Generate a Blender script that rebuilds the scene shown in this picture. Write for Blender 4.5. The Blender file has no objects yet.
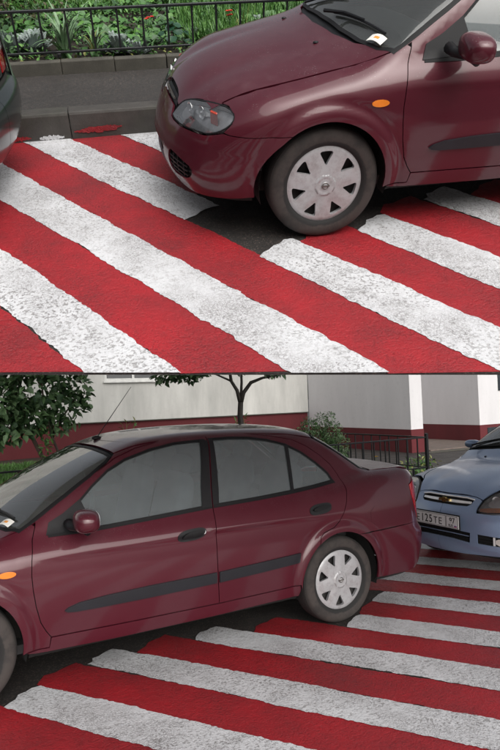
import bpy, math, random
import numpy as np
from mathutils import Matrix, Vector
from mathutils.geometry import delaunay_2d_cdt

random.seed(7); RNG = np.random.default_rng(7)
SC = bpy.context.scene; COL = SC.collection
# ================================================================ camera, sky, sun, exposure
# The photograph is two shots of one parking place, one above the other.  The lower shot's place is
# level; the upper shot's place stands on its own tilted deck above and behind it.
def pose(cx, cy, h, psi, t, ro):
    fw = np.array([math.cos(psi)*math.cos(t), math.sin(psi)*math.cos(t), -math.sin(t)])
    rt = np.array([math.sin(psi), -math.cos(psi), 0.]); up = np.cross(rt, fw)
    r = rt*math.cos(ro) + up*math.sin(ro); u = -rt*math.sin(ro) + up*math.cos(ro)
    M = Matrix(((r[0], u[0], -fw[0], cx), (r[1], u[1], -fw[1], cy), (r[2], u[2], -fw[2], h), (0, 0, 0, 1)))
    return M
VIEW_UP = pose(1.12603880, 3.99700042, 1.72109800, -1.79009775, .683549323, -.003003471)
VIEW_LOW = pose(.36404264, 4.59401976, 1.63927653, -2.09884247, -.0363795, -.03504225)
DECK = VIEW_LOW @ VIEW_UP.inverted()          # rigid placement of the upper place
FPX = 646.713
cam = bpy.data.cameras.new('camera'); cam_ob = bpy.data.objects.new('camera', cam); COL.objects.link(cam_ob)
cam.sensor_fit = 'HORIZONTAL'; cam.sensor_width = 36; cam.lens = 36 * FPX / 500
cam.clip_start = .05; cam.clip_end = 2000
cam_ob.matrix_world = VIEW_LOW
SC.camera = cam_ob
SC.render.resolution_x = 683; SC.render.resolution_y = 1024

SUN_ELEV, SUN_AZ = 29, 82     # azimuth of the direction towards the sun, degrees from +x
W = bpy.data.worlds.new("World"); SC.world = W; W.use_nodes = True
nt = W.node_tree; nt.nodes.clear()
sky = nt.nodes.new('ShaderNodeTexSky'); sky.sky_type = 'NISHITA'; sky.sun_disc = False
sky.sun_elevation = math.radians(SUN_ELEV); sky.sun_rotation = math.radians(90 - SUN_AZ)
sky.dust_density = 4; sky.air_density = 1.0
hs = nt.nodes.new('ShaderNodeHueSaturation'); hs.inputs['Saturation'].default_value = .22
bg = nt.nodes.new('ShaderNodeBackground'); bg.inputs['Strength'].default_value = .085
wo = nt.nodes.new('ShaderNodeOutputWorld')
nt.links.new(sky.outputs[0], hs.inputs['Color']); nt.links.new(hs.outputs[0], bg.inputs['Color']); nt.links.new(bg.outputs[0], wo.inputs['Surface'])
sun = bpy.data.lights.new('sun', 'SUN'); sun.energy = 1.5; sun.angle = math.radians(80); sun.color = (1, .97, .93)
sun_ob = bpy.data.objects.new('sun', sun); COL.objects.link(sun_ob)
_e, _a = math.radians(SUN_ELEV), math.radians(SUN_AZ)
sun_ob.rotation_euler = Vector((math.cos(_e)*math.cos(_a), math.cos(_e)*math.sin(_a), math.sin(_e))).to_track_quat('Z', 'Y').to_euler()
SC.view_settings.view_transform = 'Standard'; SC.view_settings.look = 'None'
SC.view_settings.exposure = 0.78; SC.view_settings.gamma = 1; SC.view_settings.use_curve_mapping = False

# ================================================================ object helpers
UPPER = []; CUR = [None]
def link(o, parent=None):
    COL.objects.link(o)
    if parent is not None: o.parent = parent
    elif CUR[0] is not None: CUR[0].append(o)
    return o
def tag(o, label=None, cat=None, group=None, kind=None):
    if label: o['label'] = label
    if cat: o['category'] = cat
    if group: o['group'] = group
    if kind: o['kind'] = kind
    return o
def empty(name, loc=(0, 0, 0), rz=0):
    o = bpy.data.objects.new(name, None); link(o); o.location = loc; o.rotation_euler = (0, 0, rz); o.empty_display_size = .1
    return o
def mesh(name, V, Fc, mat, parent=None, smooth=False, loc=None):
    me = bpy.data.meshes.new(name)
    me.from_pydata([tuple(map(float, v)) for v in V], [], [tuple(int(i) for i in f) for f in Fc])
    if mat is not None:
        for m in (mat if isinstance(mat, (list, tuple)) else [mat]): me.materials.append(m)
    if smooth: me.polygons.foreach_set('use_smooth', [True] * len(me.polygons))
    me.update()
    o = bpy.data.objects.new(name, me); link(o, parent)
    if loc is not None: o.location = loc
    return o
def children(o): return [c for c in bpy.data.objects if c.parent == o]
def copy_tree(o, parent=None, keep=None):
    c = o.copy(); link(c, parent)
    c.matrix_parent_inverse = o.matrix_parent_inverse.copy()
    for ch in children(o):
        if keep is None or parent is not None or keep(ch): copy_tree(ch, c, keep)
    return c
class MB:
    """collects simple shapes into one mesh"""
    def __init__(s): s.V = []; s.F = []
    def add(s, V, F):
        n = len(s.V); s.V += [tuple(v) for v in V]; s.F += [tuple(i + n for i in f) for f in F]; return s
    def box(s, a, b, bev=0.0, M=None):
        (x0, y0, z0), (x1, y1, z1) = a, b
        if bev <= 0:
            V = [(x, y, z) for x in (x0, x1) for y in (y0, y1) for z in (z0, z1)]
            F = [(0, 1, 3, 2), (4, 6, 7, 5), (0, 4, 5, 1), (2, 3, 7, 6), (0, 2, 6, 4), (1, 5, 7, 3)]
        else:
            V = []; F = []; b_ = bev
            idx = {}
            for i, x in enumerate((x0, x1)):
                for j, y in enumerate((y0, y1)):
                    for k, z in enumerate((z0, z1)):
                        sx, sy, sz = (b_, -b_)[i], (b_, -b_)[j], (b_, -b_)[k]
                        idx[i, j, k] = len(V)
                        V += [(x, y + sy, z + sz), (x + sx, y, z + sz), (x + sx, y + sy, z)]
            g = lambda i, j, k, a_: idx[i, j, k] + a_
            for i in (0, 1): F.append([g(i, 0, 0, 0), g(i, 0, 1, 0), g(i, 1, 1, 0), g(i, 1, 0, 0)])
            for j in (0, 1): F.append([g(0, j, 0, 1), g(0, j, 1, 1), g(1, j, 1, 1), g(1, j, 0, 1)])
            for k in (0, 1): F.append([g(0, 0, k, 2), g(0, 1, k, 2), g(1, 1, k, 2), g(1, 0, k, 2)])
            for k in (0, 1):
                for j in (0, 1): F.append([g(0, j, k, 1), g(1, j, k, 1), g(1, j, k, 2), g(0, j, k, 2)])
                for i in (0, 1): F.append([g(i, 0, k, 0), g(i, 1, k, 0), g(i, 1, k, 2), g(i, 0, k, 2)])
            for i in (0, 1):
                for j in (0, 1): F.append([g(i, j, 0, 0), g(i, j, 1, 0), g(i, j, 1, 1), g(i, j, 0, 1)])
            for i in (0, 1):
                for j in (0, 1):
                    for k in (0, 1): F.append([g(i, j, k, 0), g(i, j, k, 1), g(i, j, k, 2)])
            c = np.mean(V, axis=0); FF = []
            for f in F:
                p = np.array([V[q] for q in f]); nn = np.cross(p[1] - p[0], p[2] - p[0])
                FF.append(tuple(f) if nn @ (p.mean(0) - c) > 0 else tuple(f[::-1]))
            F = FF
        if M is not None: V = [tuple(M @ Vector(v)) for v in V]
        return s.add(V, F)
    def tube(s, pts, r, n=8, cap=True):
        pts = [np.array(p, float) for p in pts]; rs = r if isinstance(r, (list, tuple)) else [r] * len(pts)
        V = []; F = []; prev = None
        for i, p in enumerate(pts):
            d = pts[min(i + 1, len(pts) - 1)] - pts[max(i - 1, 0)]; d = d / (np.linalg.norm(d) + 1e-9)
            u = np.cross(d, (0, 0, 1) if abs(d[2]) < .9 else (1, 0, 0)) if prev is None else prev - d * (prev @ d)
            u = u / (np.linalg.norm(u) + 1e-9); prev = u; v = np.cross(d, u)
            for k in range(n):
                a = 2 * math.pi * k / n; V.append(p + (u * math.cos(a) + v * math.sin(a)) * rs[i])
        for i in range(len(pts) - 1):
            for k in range(n):
                F.append((i*n + k, i*n + (k+1) % n, (i+1)*n + (k+1) % n, (i+1)*n + k))
        if cap: F += [tuple(range(n))[::-1], tuple(range((len(pts)-1)*n, len(pts)*n))]
        return s.add(V, F)
    def lathe(s, prof, n=48, axis='y', c=(0, 0, 0), closed=False):
        V = []; F = []; m = len(prof)
        for k in range(n):
            a = 2 * math.pi * k / n
            for r, h in prof: V.append((c[0] + r*math.cos(a), c[1] + h, c[2] + r*math.sin(a)) if axis == 'y' else (c[0] + r*math.cos(a), c[1] + r*math.sin(a), c[2] + h))
        for k in range(n):
            for i in range(m if closed else m - 1):
                j = (i + 1) % m; k2 = (k + 1) % n
                F.append((k*m + i, k*m + j, k2*m + j, k2*m + i))
        return s.add(V, F)
    def ell(s, c, r, n=14, M=None, p=1.0):
        V = []; F = []
        for i in range(n + 1):
            th = math.pi * i / n
            for k in range(2 * n):
                a = math.pi * k / n
                q = np.array([math.sin(th)*math.cos(a), math.sin(th)*math.sin(a), math.cos(th)])
                q = np.sign(q) * np.abs(q) ** p
                v = Vector((q[0]*r[0], q[1]*r[1], q[2]*r[2]))
                if M is not None: v = M @ v
                V.append((v[0] + c[0], v[1] + c[1], v[2] + c[2]))
        for i in range(n):
            for k in range(2 * n):
                k2 = (k + 1) % (2 * n); F.append((i*2*n + k, (i+1)*2*n + k, (i+1)*2*n + k2, i*2*n + k2))
        return s.add(V, F)
    def build(s, name, mat, parent=None, smooth=False, loc=None): return mesh(name, s.V, s.F, mat, parent, smooth, loc)

# ================================================================ materials
def srgb(r, g, b):
    f = lambda c: (c / 255 / 12.92) if c / 255 <= .04045 else ((c / 255 + .055) / 1.055) ** 2.4
    return (f(r), f(g), f(b), 1)
class N:
    def __init__(s, name):
        s.m = bpy.data.materials.new(name); s.m.use_nodes = True; s.t = s.m.node_tree; s.t.nodes.clear()
        s.out = s.t.nodes.new('ShaderNodeOutputMaterial'); s.co = s.t.nodes.new('ShaderNodeTexCoord')
    def n(s, typ, **kw):
        nd = s.t.nodes.new(typ)
        for k, v in kw.items():
            if k in nd.inputs: 
                if hasattr(v, 'links') or isinstance(v, bpy.types.NodeSocket): s.t.links.new(v, nd.inputs[k])
                else: nd.inputs[k].default_value = v
            else: setattr(nd, k, v)
        return nd
    def vec(s, scale=(1, 1, 1), src='Object'):
        return s.n('ShaderNodeMapping', Vector=s.co.outputs[src], Scale=scale).outputs[0]
    def noise(s, scale, detail=4, rough=.6, vec=None, dist=0):
        return s.n('ShaderNodeTexNoise', Vector=vec or s.co.outputs['Object'], Scale=scale, Detail=detail, Roughness=rough, Distortion=dist).outputs[0]
    def vor(s, scale, feature='F1', vec=None, rnd=1.0):
        nd = s.n('ShaderNodeTexVoronoi', feature=feature); s.t.links.new(vec or s.co.outputs['Object'], nd.inputs['Vector'])
        nd.inputs['Scale'].default_value = scale; nd.inputs['Randomness'].default_value = rnd
        return nd.outputs[0]
    def ramp(s, fac, stops):
        nd = s.n('ShaderNodeValToRGB'); s.t.links.new(fac, nd.inputs[0]); cr = nd.color_ramp
        while len(cr.elements) < len(stops): cr.elements.new(.5)
        for e, (p, c) in zip(cr.elements, stops):
            e.position = p; e.color = c if hasattr(c, '__len__') else (c, c, c, 1)
        return nd.outputs[0]
    def mix(s, fac, a, b, mode='MIX'):
        nd = s.t.nodes.new('ShaderNodeMix'); nd.data_type = 'RGBA'; nd.blend_type = mode
        for i, v in ((0, fac), (6, a), (7, b)):
            if isinstance(v, bpy.types.NodeSocket): s.t.links.new(v, nd.inputs[i])
            else: nd.inputs[i].default_value = v
        return nd.outputs[2]
    def math(s, op, a, b=0.0):
        nd = s.n('ShaderNodeMath', operation=op)
        for i, v in ((0, a), (1, b)):
            if isinstance(v, bpy.types.NodeSocket): s.t.links.new(v, nd.inputs[i])
            else: nd.inputs[i].default_value = v
        return nd.outputs[0]
    def bump(s, h, strength=.3, dist=.01, nrm=None):
        nd = s.n('ShaderNodeBump', Height=h, Strength=strength, Distance=dist)
        if nrm is not None: s.t.links.new(nrm, nd.inputs['Normal'])
        return nd.outputs[0]
    def pr(s, base, rough=.5, metal=0., nrm=None, **kw):
        nd = s.t.nodes.new('ShaderNodeBsdfPrincipled')
        vals = {'Base Color': base, 'Roughness': rough, 'Metallic': metal}; vals.update(kw)
        if nrm is not None: vals['Normal'] = nrm
        for k, v in vals.items():
            if isinstance(v, bpy.types.NodeSocket): s.t.links.new(v, nd.inputs[k])
            else: nd.inputs[k].default_value = v
        s.t.links.new(nd.outputs[0], s.out.inputs[0]); return s.m
def simple(name, c, rough=.5, metal=0., var=.15, scale=8, bump=0, bs=60, **kw):
    n = N(name); c = np.array(c[:3])
    col = n.mix(n.ramp(n.noise(scale, 5), [(.3, 0.), (.7, 1.)]), (*np.clip(c * (1 - var), 0, 1), 1), (*np.clip(c * (1 + var), 0, 1), 1))
    nr = n.bump(n.noise(bs, 3), bump, .004) if bump else None
    return n.pr(col, rough, metal, nr, **kw)

def car_paint(name, c, dust=(.22, .17, .17, 1), amount=.35, metal=.35, rough=.33):
    n = N(name)
    big = n.noise(2.3, 6, .65); fine = n.noise(90, 3, .7); mid = n.noise(14, 5, .7)
    geo = n.n('ShaderNodeNewGeometry'); sep = n.n('ShaderNodeSeparateXYZ', Vector=n.co.outputs['Normal'])
    up = n.ramp(sep.outputs[2], [(.35, 0.), (.95, 1.)])
    sp_ = n.n('ShaderNodeSeparateXYZ', Vector=n.co.outputs['Object'])      # road film on the lower body
    low = n.math('MULTIPLY', n.ramp(n.math('ADD', sp_.outputs[2], n.math('MULTIPLY', n.noise(4, 5), .12)), [(.35, 1.), (.85, .35)]), n.ramp(n.noise(9, 5), [(.2, .75), (.8, 1.)]))
    d1 = n.math('MULTIPLY', n.ramp(big, [(.42, 0.), (.62, 1.)]), n.ramp(mid, [(.35, .2), (.7, 1.)]))
    d = n.math('MULTIPLY', n.math('ADD', n.math('MULTIPLY', up, .8), .14), n.math('MULTIPLY', d1, amount))
    specks = n.ramp(n.vor(55), [(.10, 1.), (.17, 0.)])
    sp = n.math('MULTIPLY', specks, n.ramp(n.noise(6, 3), [(.42, 0.), (.58, 1.)]))
    pale = n.math('MULTIPLY', n.math('MULTIPLY', n.ramp(n.vor(85), [(.08, 1.), (.2, 0.)]), n.ramp(n.noise(8, 4), [(.5, 0.), (.6, 1.)])), up)
    col = n.mix(d, c, dust); col = n.mix(n.math('MULTIPLY', low, .03), col, dust)
    col = n.mix(n.math('MULTIPLY', sp, .45), col, (*[q * .35 for q in c[:3]], 1)); col = n.mix(n.math('MULTIPLY', pale, .5), col, (.42, .38, .38, 1))
    r = n.math('ADD', rough, n.math('MULTIPLY', d, .9))
    m = n.math('MULTIPLY', n.math('SUBTRACT', 1.0, d), metal)
    drops = n.ramp(n.vor(110), [(.0, 1.), (.25, 0.)])
    nr = n.bump(drops, .06, .002, n.bump(n.noise(6, 2), .02, .01))
    return n.pr(col, r, m, nr, **{'Specular IOR Level': .22, 'Coat Weight': .8, 'Coat Roughness': n.math('ADD', n.math('ADD', .035, n.math('MULTIPLY', low, .10)), n.math('MULTIPLY', d, .6))})
def glass(name, tint=(.55, .62, .62, 1), see=.55, film=(.32, .36, .37, 1), haze=.10, rough=.02):
    """window glass: fresnel mirror over a tinted see-through pane with a pale layer painting in hazy reflections"""
    n = N(name); t = n.t
    tr = n.n('ShaderNodeBsdfTransparent', Color=tint); gl = n.n('ShaderNodeBsdfGlossy', Color=(1, 1, 1, 1), Roughness=rough)
    di = n.n('ShaderNodeBsdfDiffuse', Color=film)  # pale diffuse layer puts hazy reflection into the glass colour
    hz = n.math('MULTIPLY', n.ramp(n.noise(5, 6, .7), [(.3, .85), (.75, 1.15)]), haze)
    a = n.n('ShaderNodeMixShader'); t.links.new(hz, a.inputs[0]); t.links.new(tr.outputs[0], a.inputs[1]); t.links.new(di.outputs[0], a.inputs[2])
    fr = n.n('ShaderNodeFresnel', IOR=1.9)
    b = n.n('ShaderNodeMixShader'); t.links.new(fr.outputs[0], b.inputs[0]); t.links.new(a.outputs[0], b.inputs[1]); t.links.new(gl.outputs[0], b.inputs[2])
    t.links.new(b.outputs[0], n.out.inputs[0]); return n.m

M = {}
M['maroon'] = car_paint('maroon_paint', (.066, .0042, .0125, 1), dust=(.15, .10, .11, 1), amount=.24, metal=.15, rough=.42)
M['blue'] = car_paint('light_blue_paint', (.235, .315, .475, 1), dust=(.35, .36, .38, 1), amount=.25, metal=.45)
M['green'] = car_paint('dark_green_paint', (.012, .022, .022, 1), amount=.3)
M['plastic'] = simple('black_plastic', (.009, .0095, .011), .5, bump=.15, bs=300, **{'Specular IOR Level': .3})
M['mould'] = simple('grey_moulding_plastic', (.010, .011, .015), .45, bump=.1, bs=300, **{'Specular IOR Level': .4})
M['seal'] = simple('black_rubber_seal', (.007, .007, .008), .6, **{'Specular IOR Level': .25})
M['wheel_dark'] = simple('dark_grey_disc', (.035, .033, .032), .8)  # even dark grey for the disc behind the wheel cover
M['void'] = simple('dark_cavity', (.006, .006, .006), .9)
M['under'] = simple('dirty_underbody', (.02, .018, .016), .9, bump=.4, bs=40)
M['glass'] = glass('side_window_glass', tint=(.62, .70, .72, 1), film=(.40, .47, .49, 1), haze=.25)
M['wsglass'] = glass('windscreen_glass', tint=(.6, .66, .64, 1), film=(.30, .32, .31, 1), haze=.13)
M['lampglass'] = glass('lamp_glass', tint=(.93, .94, .95, 1), film=(.5, .52, .55, 1), haze=.06)
M['chrome'] = simple('chrome_reflector', (.85, .86, .88), .28, .35)
M['lampback'] = simple('grey_lamp_housing', (.50, .51, .53), .35, .1, var=.35, scale=14)
M['bright'] = simple('white_lamp_glint', (.86, .87, .88), .3, .0, **{'Coat Weight': 1.})  # white surface that paints glints inside the headlamps
M['amber'] = simple('amber_lens', (.70, .20, .02), .15, **{'Coat Weight': .5})
M['orangered'] = simple('orange_red_lens', (.55, .06, .03), .2, **{'Coat Weight': .5})
M['redlens'] = simple('red_tail_lens', (.42, .006, .01), .12, **{'Coat Weight': 1.})
M['clearlens'] = simple('clear_tail_lens', (.5, .47, .45), .15, **{'Coat Weight': 1.})
M['seat'] = simple('grey_seat_fabric', (.11, .115, .125), .9, bump=.3, bs=200)
M['dash'] = simple('dark_dashboard', (.03, .03, .032), .7)
M['silver'] = None
def cover_mat():
    n = N('silver_wheel_cover')
    r = n.vec((1, 1, 1)); d = n.noise(30, 5, .7)
    col = n.mix(n.ramp(d, [(.45, 0.), (.75, 1.)]), (.37, .375, .39, 1), (.26, .25, .25, 1))
    return n.pr(col, .38, .2, n.bump(n.noise(120, 3), .1, .002), **{'Coat Weight': .3})
M['silver'] = cover_mat()
def tyre_mat():
    n = N('dusty_tyre_rubber')
    d = n.ramp(n.noise(9, 6, .7), [(.38, 0.), (.56, 1.)])
    sep = n.n('ShaderNodeSeparateXYZ', Vector=n.co.outputs['Object'])
    rad = n.math('SQRT', n.math('ADD', n.math('POWER', sep.outputs[0], 2.), n.math('POWER', sep.outputs[2], 2.)))
    ring = n.ramp(n.math('ADD', rad, n.math('MULTIPLY', n.noise(25, 4), .03)), [(.247, 0.), (.254, 1.)])
    col = n.mix(n.math('MULTIPLY', ring, n.math('ADD', n.math('MULTIPLY', d, .6), .35)), (.010, .010, .010, 1), (.042, .035, .032, 1)); col = n.mix(n.ramp(rad, [(.288, 0.), (.306, .75)]), col, (.016, .015, .015, 1))  # brown sidewall dust; tread darkened to paint in shade under the arch
    w = n.n('ShaderNodeTexWave', Vector=n.co.outputs['Object'], Scale=22.); w.bands_direction = 'Y'
    h = n.math('MULTIPLY', w.outputs[1], n.ramp(rad, [(.303, 0.), (.308, 1.)]))
    return n.pr(col, .82, 0, n.bump(h, .6, .01, n.bump(n.noise(80, 4), .3, .003)))
M['tyre'] = tyre_mat()
def asphalt(name, c=(.026, .022, .020), wet=.55):
    n = N(name)
    v = n.vor(60); f = n.noise(85, 4, .85); big = n.noise(1.2, 5, .6)
    col = n.mix(n.ramp(f, [(.35, 0.), (.72, 1.)]), (*[q * .45 for q in c], 1), (*[q * 1.7 for q in c], 1))
    col = n.mix(n.ramp(v, [(.12, .8), (.38, 0.)]), col, (.12, .09, .075, 1))
    col = n.mix(n.ramp(big, [(.35, .45), (.65, 0.)]), col, (*[q * .5 for q in c], 1))
    r = n.ramp(n.noise(3, 5), [(.3, wet), (.7, wet + .3)])
    return n.pr(col, r, 0, n.bump(f, .9, .008, n.bump(n.noise(45, 3), .5, .01)))
M['asphalt'] = asphalt('coarse_dark_asphalt')
M['pave_asphalt'] = asphalt('worn_footway_asphalt', (.034, .031, .029), .45)
def road_paint(name, c, c2, worn, wear_amt):
    """thick paint rolled on coarse asphalt: pores, cracks and rubbed patches let the asphalt through"""
    n = N(name)
    f = n.noise(140, 4, .8); patch = n.noise(2.2, 6, .65); g = n.noise(30, 4, .7)
    warp = n.n('ShaderNodeVectorMath', operation='ADD'); n.t.links.new(n.co.outputs['Object'], warp.inputs[0])
    nz = n.n('ShaderNodeTexNoise', Vector=n.co.outputs['Object'], Scale=18., Detail=2.)
    sc = n.n('ShaderNodeVectorMath', operation='SCALE'); n.t.links.new(nz.outputs[1], sc.inputs[0]); sc.inputs[3].default_value = .05
    n.t.links.new(sc.outputs[0], warp.inputs[1])
    crack = n.vor(68, 'DISTANCE_TO_EDGE', warp.outputs[0])
    col = n.mix(n.ramp(patch, [(.3, 0.), (.7, 1.)]), c, c2)
    pit = n.math('MULTIPLY', n.ramp(n.noise(72, 2, .5), [(.38, 1.), (.47, 0.)]), n.ramp(n.noise(1.3, 5, .7), [(.40, .15), (.60, 1.)]))
    col = n.mix(n.ramp(f, [(.3, .35), (.5, 0.)]), col, (*[q * .5 for q in c[:3]], 1))
    col = n.mix(n.math('MULTIPLY', pit, wear_amt * .8), col, worn)
    cr = n.math('MULTIPLY', n.ramp(crack, [(.03, .6), (.14, 0.)]), n.ramp(patch, [(.44, 0.), (.60, wear_amt)]))
    col = n.mix(cr, col, worn)
    blot = n.math('MULTIPLY', n.ramp(n.noise(11, 6, .75), [(.575, 0.), (.68, 1.)]), wear_amt)
    col = n.mix(n.math('MULTIPLY', blot, n.ramp(f, [(.4, 1.), (.6, .2)])), col, worn)
    h = n.math('SUBTRACT', n.math('SUBTRACT', f, n.math('MULTIPLY', cr, .8)), pit)
    return n.pr(col, n.ramp(g, [(.3, .42), (.7, .62)]), 0, n.bump(h, .55, .006, n.bump(g, .5, .012)), **{'Specular IOR Level': .5})
M['white_paint'] = road_paint('white_road_paint', (.62, .63, .65, 1), (.52, .52, .54, 1), (.15, .14, .135, 1), .9)
M['red_paint'] = road_paint('red_road_paint', (.35, .011, .018, 1), (.19, .013, .018, 1), (.10, .012, .014, 1), .45)
def stone(name, c, var=.3, moss=(.03, .035, .02, 1)):
    n = N(name)
    col = n.mix(n.ramp(n.noise(6, 7, .7), [(.3, 0.), (.7, 1.)]), (*[q * (1 - var) for q in c], 1), (*[q * (1 + var) for q in c], 1))
    col = n.mix(n.ramp(n.noise(2.5, 5, .7), [(.55, 0.), (.75, .6)]), col, moss)
    return n.pr(col, .7, 0, n.bump(n.noise(70, 6, .8), .6, .006))
M['kerb'] = stone('wet_grey_concrete_kerb', (.046, .042, .038))
M['bedkerb'] = stone('weathered_concrete_edging', (.060, .056, .045))
M['soil'] = stone('dark_soil', (.030, .022, .016), .5)
def wall_mat(name, c, streak=.18):
    n = N(name)
    g = n.noise(1.0, 6, .6, n.vec((1.6, 1.6, .35))); f = n.noise(9, 6, .7)
    col = n.mix(n.ramp(g, [(.3, 0.), (.7, 1.)]), (*[q * (1 - streak) for q in c], 1), (*c, 1))
    col = n.mix(n.ramp(f, [(.55, 0.), (.8, .35)]), col, (*[q * .6 for q in c], 1))
    return n.pr(col, .85, 0, n.bump(n.noise(60, 5, .8), .35, .006))
M['cream'] = wall_mat('cream_render', (.58, .575, .545), .38)
M['white_wall'] = wall_mat('white_render', (.60, .59, .60), .1)
M['plinth'] = wall_mat('dark_red_plinth_paint', (.105, .012, .016), .25)
M['slab_under'] = simple('pale_bounce_soffit', (.74, .74, .73), .9, bump=.2)  # underside of the added deck, kept pale to bounce light below
M['floorslab'] = stone('brown_concrete_step', (.13, .10, .085))
M['black_iron'] = simple('black_painted_iron', (.010, .011, .013), .38, bump=.3, bs=90)
M['frame_white'] = simple('white_window_frame', (.62, .62, .60), .5)
M['window_dark'] = simple('dark_window_pane', (.03, .035, .04), .08)
def leaf_mat(name, c1, c2, rough=.5, scale=9):
    n = N(name)
    c1 = tuple(q * .92 for q in c1); c2 = tuple(q * .92 for q in c2)
    inf = n.noise(scale, 3, .6); fine = n.noise(60, 2)
    col = n.mix(n.ramp(inf, [(.35, 0.), (.65, 1.)]), (*c1, 1), (*c2, 1))
    col = n.mix(n.ramp(fine, [(.3, .25), (.6, 0.)]), col, (*[q * .5 for q in c1], 1))
    return n.pr(col, rough, 0, None, **{'Subsurface Weight': 0.0})
M['leaf_mid'] = leaf_mat('mid_green_leaf', (.045, .13, .030), (.075, .20, .045))
M['leaf_dark'] = leaf_mat('dark_green_leaf', (.032, .080, .030), (.055, .125, .045))
M['leaf_tree'] = leaf_mat('broad_tree_leaf', (.11, .20, .085), (.17, .29, .12), .45)
M['leaf_light'] = leaf_mat('light_green_leaf', (.085, .22, .040), (.13, .29, .06))
M['leaf_hosta'] = leaf_mat('deep_blue_green_leaf', (.018, .060, .032), (.03, .09, .045), .35)
M['leaf_silver'] = leaf_mat('silvery_felted_leaf', (.27, .33, .31), (.40, .46, .44), .8)
M['leaf_strap'] = leaf_mat('pale_green_strap_leaf', (.11, .21, .10), (.20, .31, .17))
M['leaf_yellow'] = leaf_mat('yellowing_leaf', (.22, .25, .07), (.32, .32, .10))
M['leaf_bush'] = leaf_mat('grey_green_shrub_leaf', (.11, .19, .09), (.19, .29, .14))
M['leaf_rust'] = leaf_mat('russet_green_leaf', (.05, .045, .02), (.09, .085, .03))
M['grass'] = leaf_mat('lawn_grass', (.055, .15, .022), (.11, .25, .04))
M['petal_red'] = simple('scarlet_petal', (.55, .02, .012), .6)
M['petal_yellow'] = simple('yellow_petal', (.7, .42, .02), .6)
M['bark'] = stone('dark_bark', (.045, .038, .032), .4)
M['bark_pale'] = stone('brown_bark', (.11, .075, .06), .4)
M['plate_white'] = simple('white_plate_enamel', (.62, .63, .64), .35, var=.05)
M['ink'] = simple('black_lettering', (.012, .012, .014), .5)
M['flag_w'] = simple('flag_white', (.6, .6, .6), .5); M['flag_b'] = simple('flag_blue', (.02, .05, .35), .5); M['flag_r'] = simple('flag_red', (.45, .02, .02), .5)
M['gold'] = simple('gold_emblem', (.75, .58, .22), .25, 1.)
M['paper'] = simple('white_paper', (.75, .74, .70), .8); M['paper_orange'] = simple('orange_print', (.75, .30, .05), .8)
M['exhaust'] = simple('dull_steel', (.15, .14, .13), .5, .8)

import time; T0 = time.time()

# ---------------------------------------------------------------- car surfaces
def lin(x, xs, ys):
    return np.interp(x, xs, ys)
def spl(xs, ys):
    """smooth monotone-ish interpolation: cubic Hermite sampled finely"""
    xs = np.array(xs, float); ys = np.array(ys, float)
    d = np.diff(ys) / np.diff(xs)
    m = np.concatenate([[d[0]], (d[:-1] + d[1:]) / 2, [d[-1]]])
    for i in range(len(d)):
        if abs(d[i]) < 1e-9: m[i] = m[i + 1] = 0
    X = np.linspace(xs[0], xs[-1], 600)
    k = np.clip(np.searchsorted(xs, X) - 1, 0, len(d) - 1)
    h = xs[k + 1] - xs[k]; t = (X - xs[k]) / h
    Y = ((2*t**3 - 3*t**2 + 1) * ys[k] + (t**3 - 2*t**2 + t) * h * m[k] +
         (-2*t**3 + 3*t**2) * ys[k + 1] + (t**3 - t**2) * h * m[k + 1])
    return lambda x: np.interp(x, X, Y)
def smax(a, b, k):
    h = np.maximum(k - np.abs(a - b), 0) / k
    return np.maximum(a, b) + h * h * k * .25
def smin(a, b, k):
    return -smax(-a, -b, k)

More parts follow.
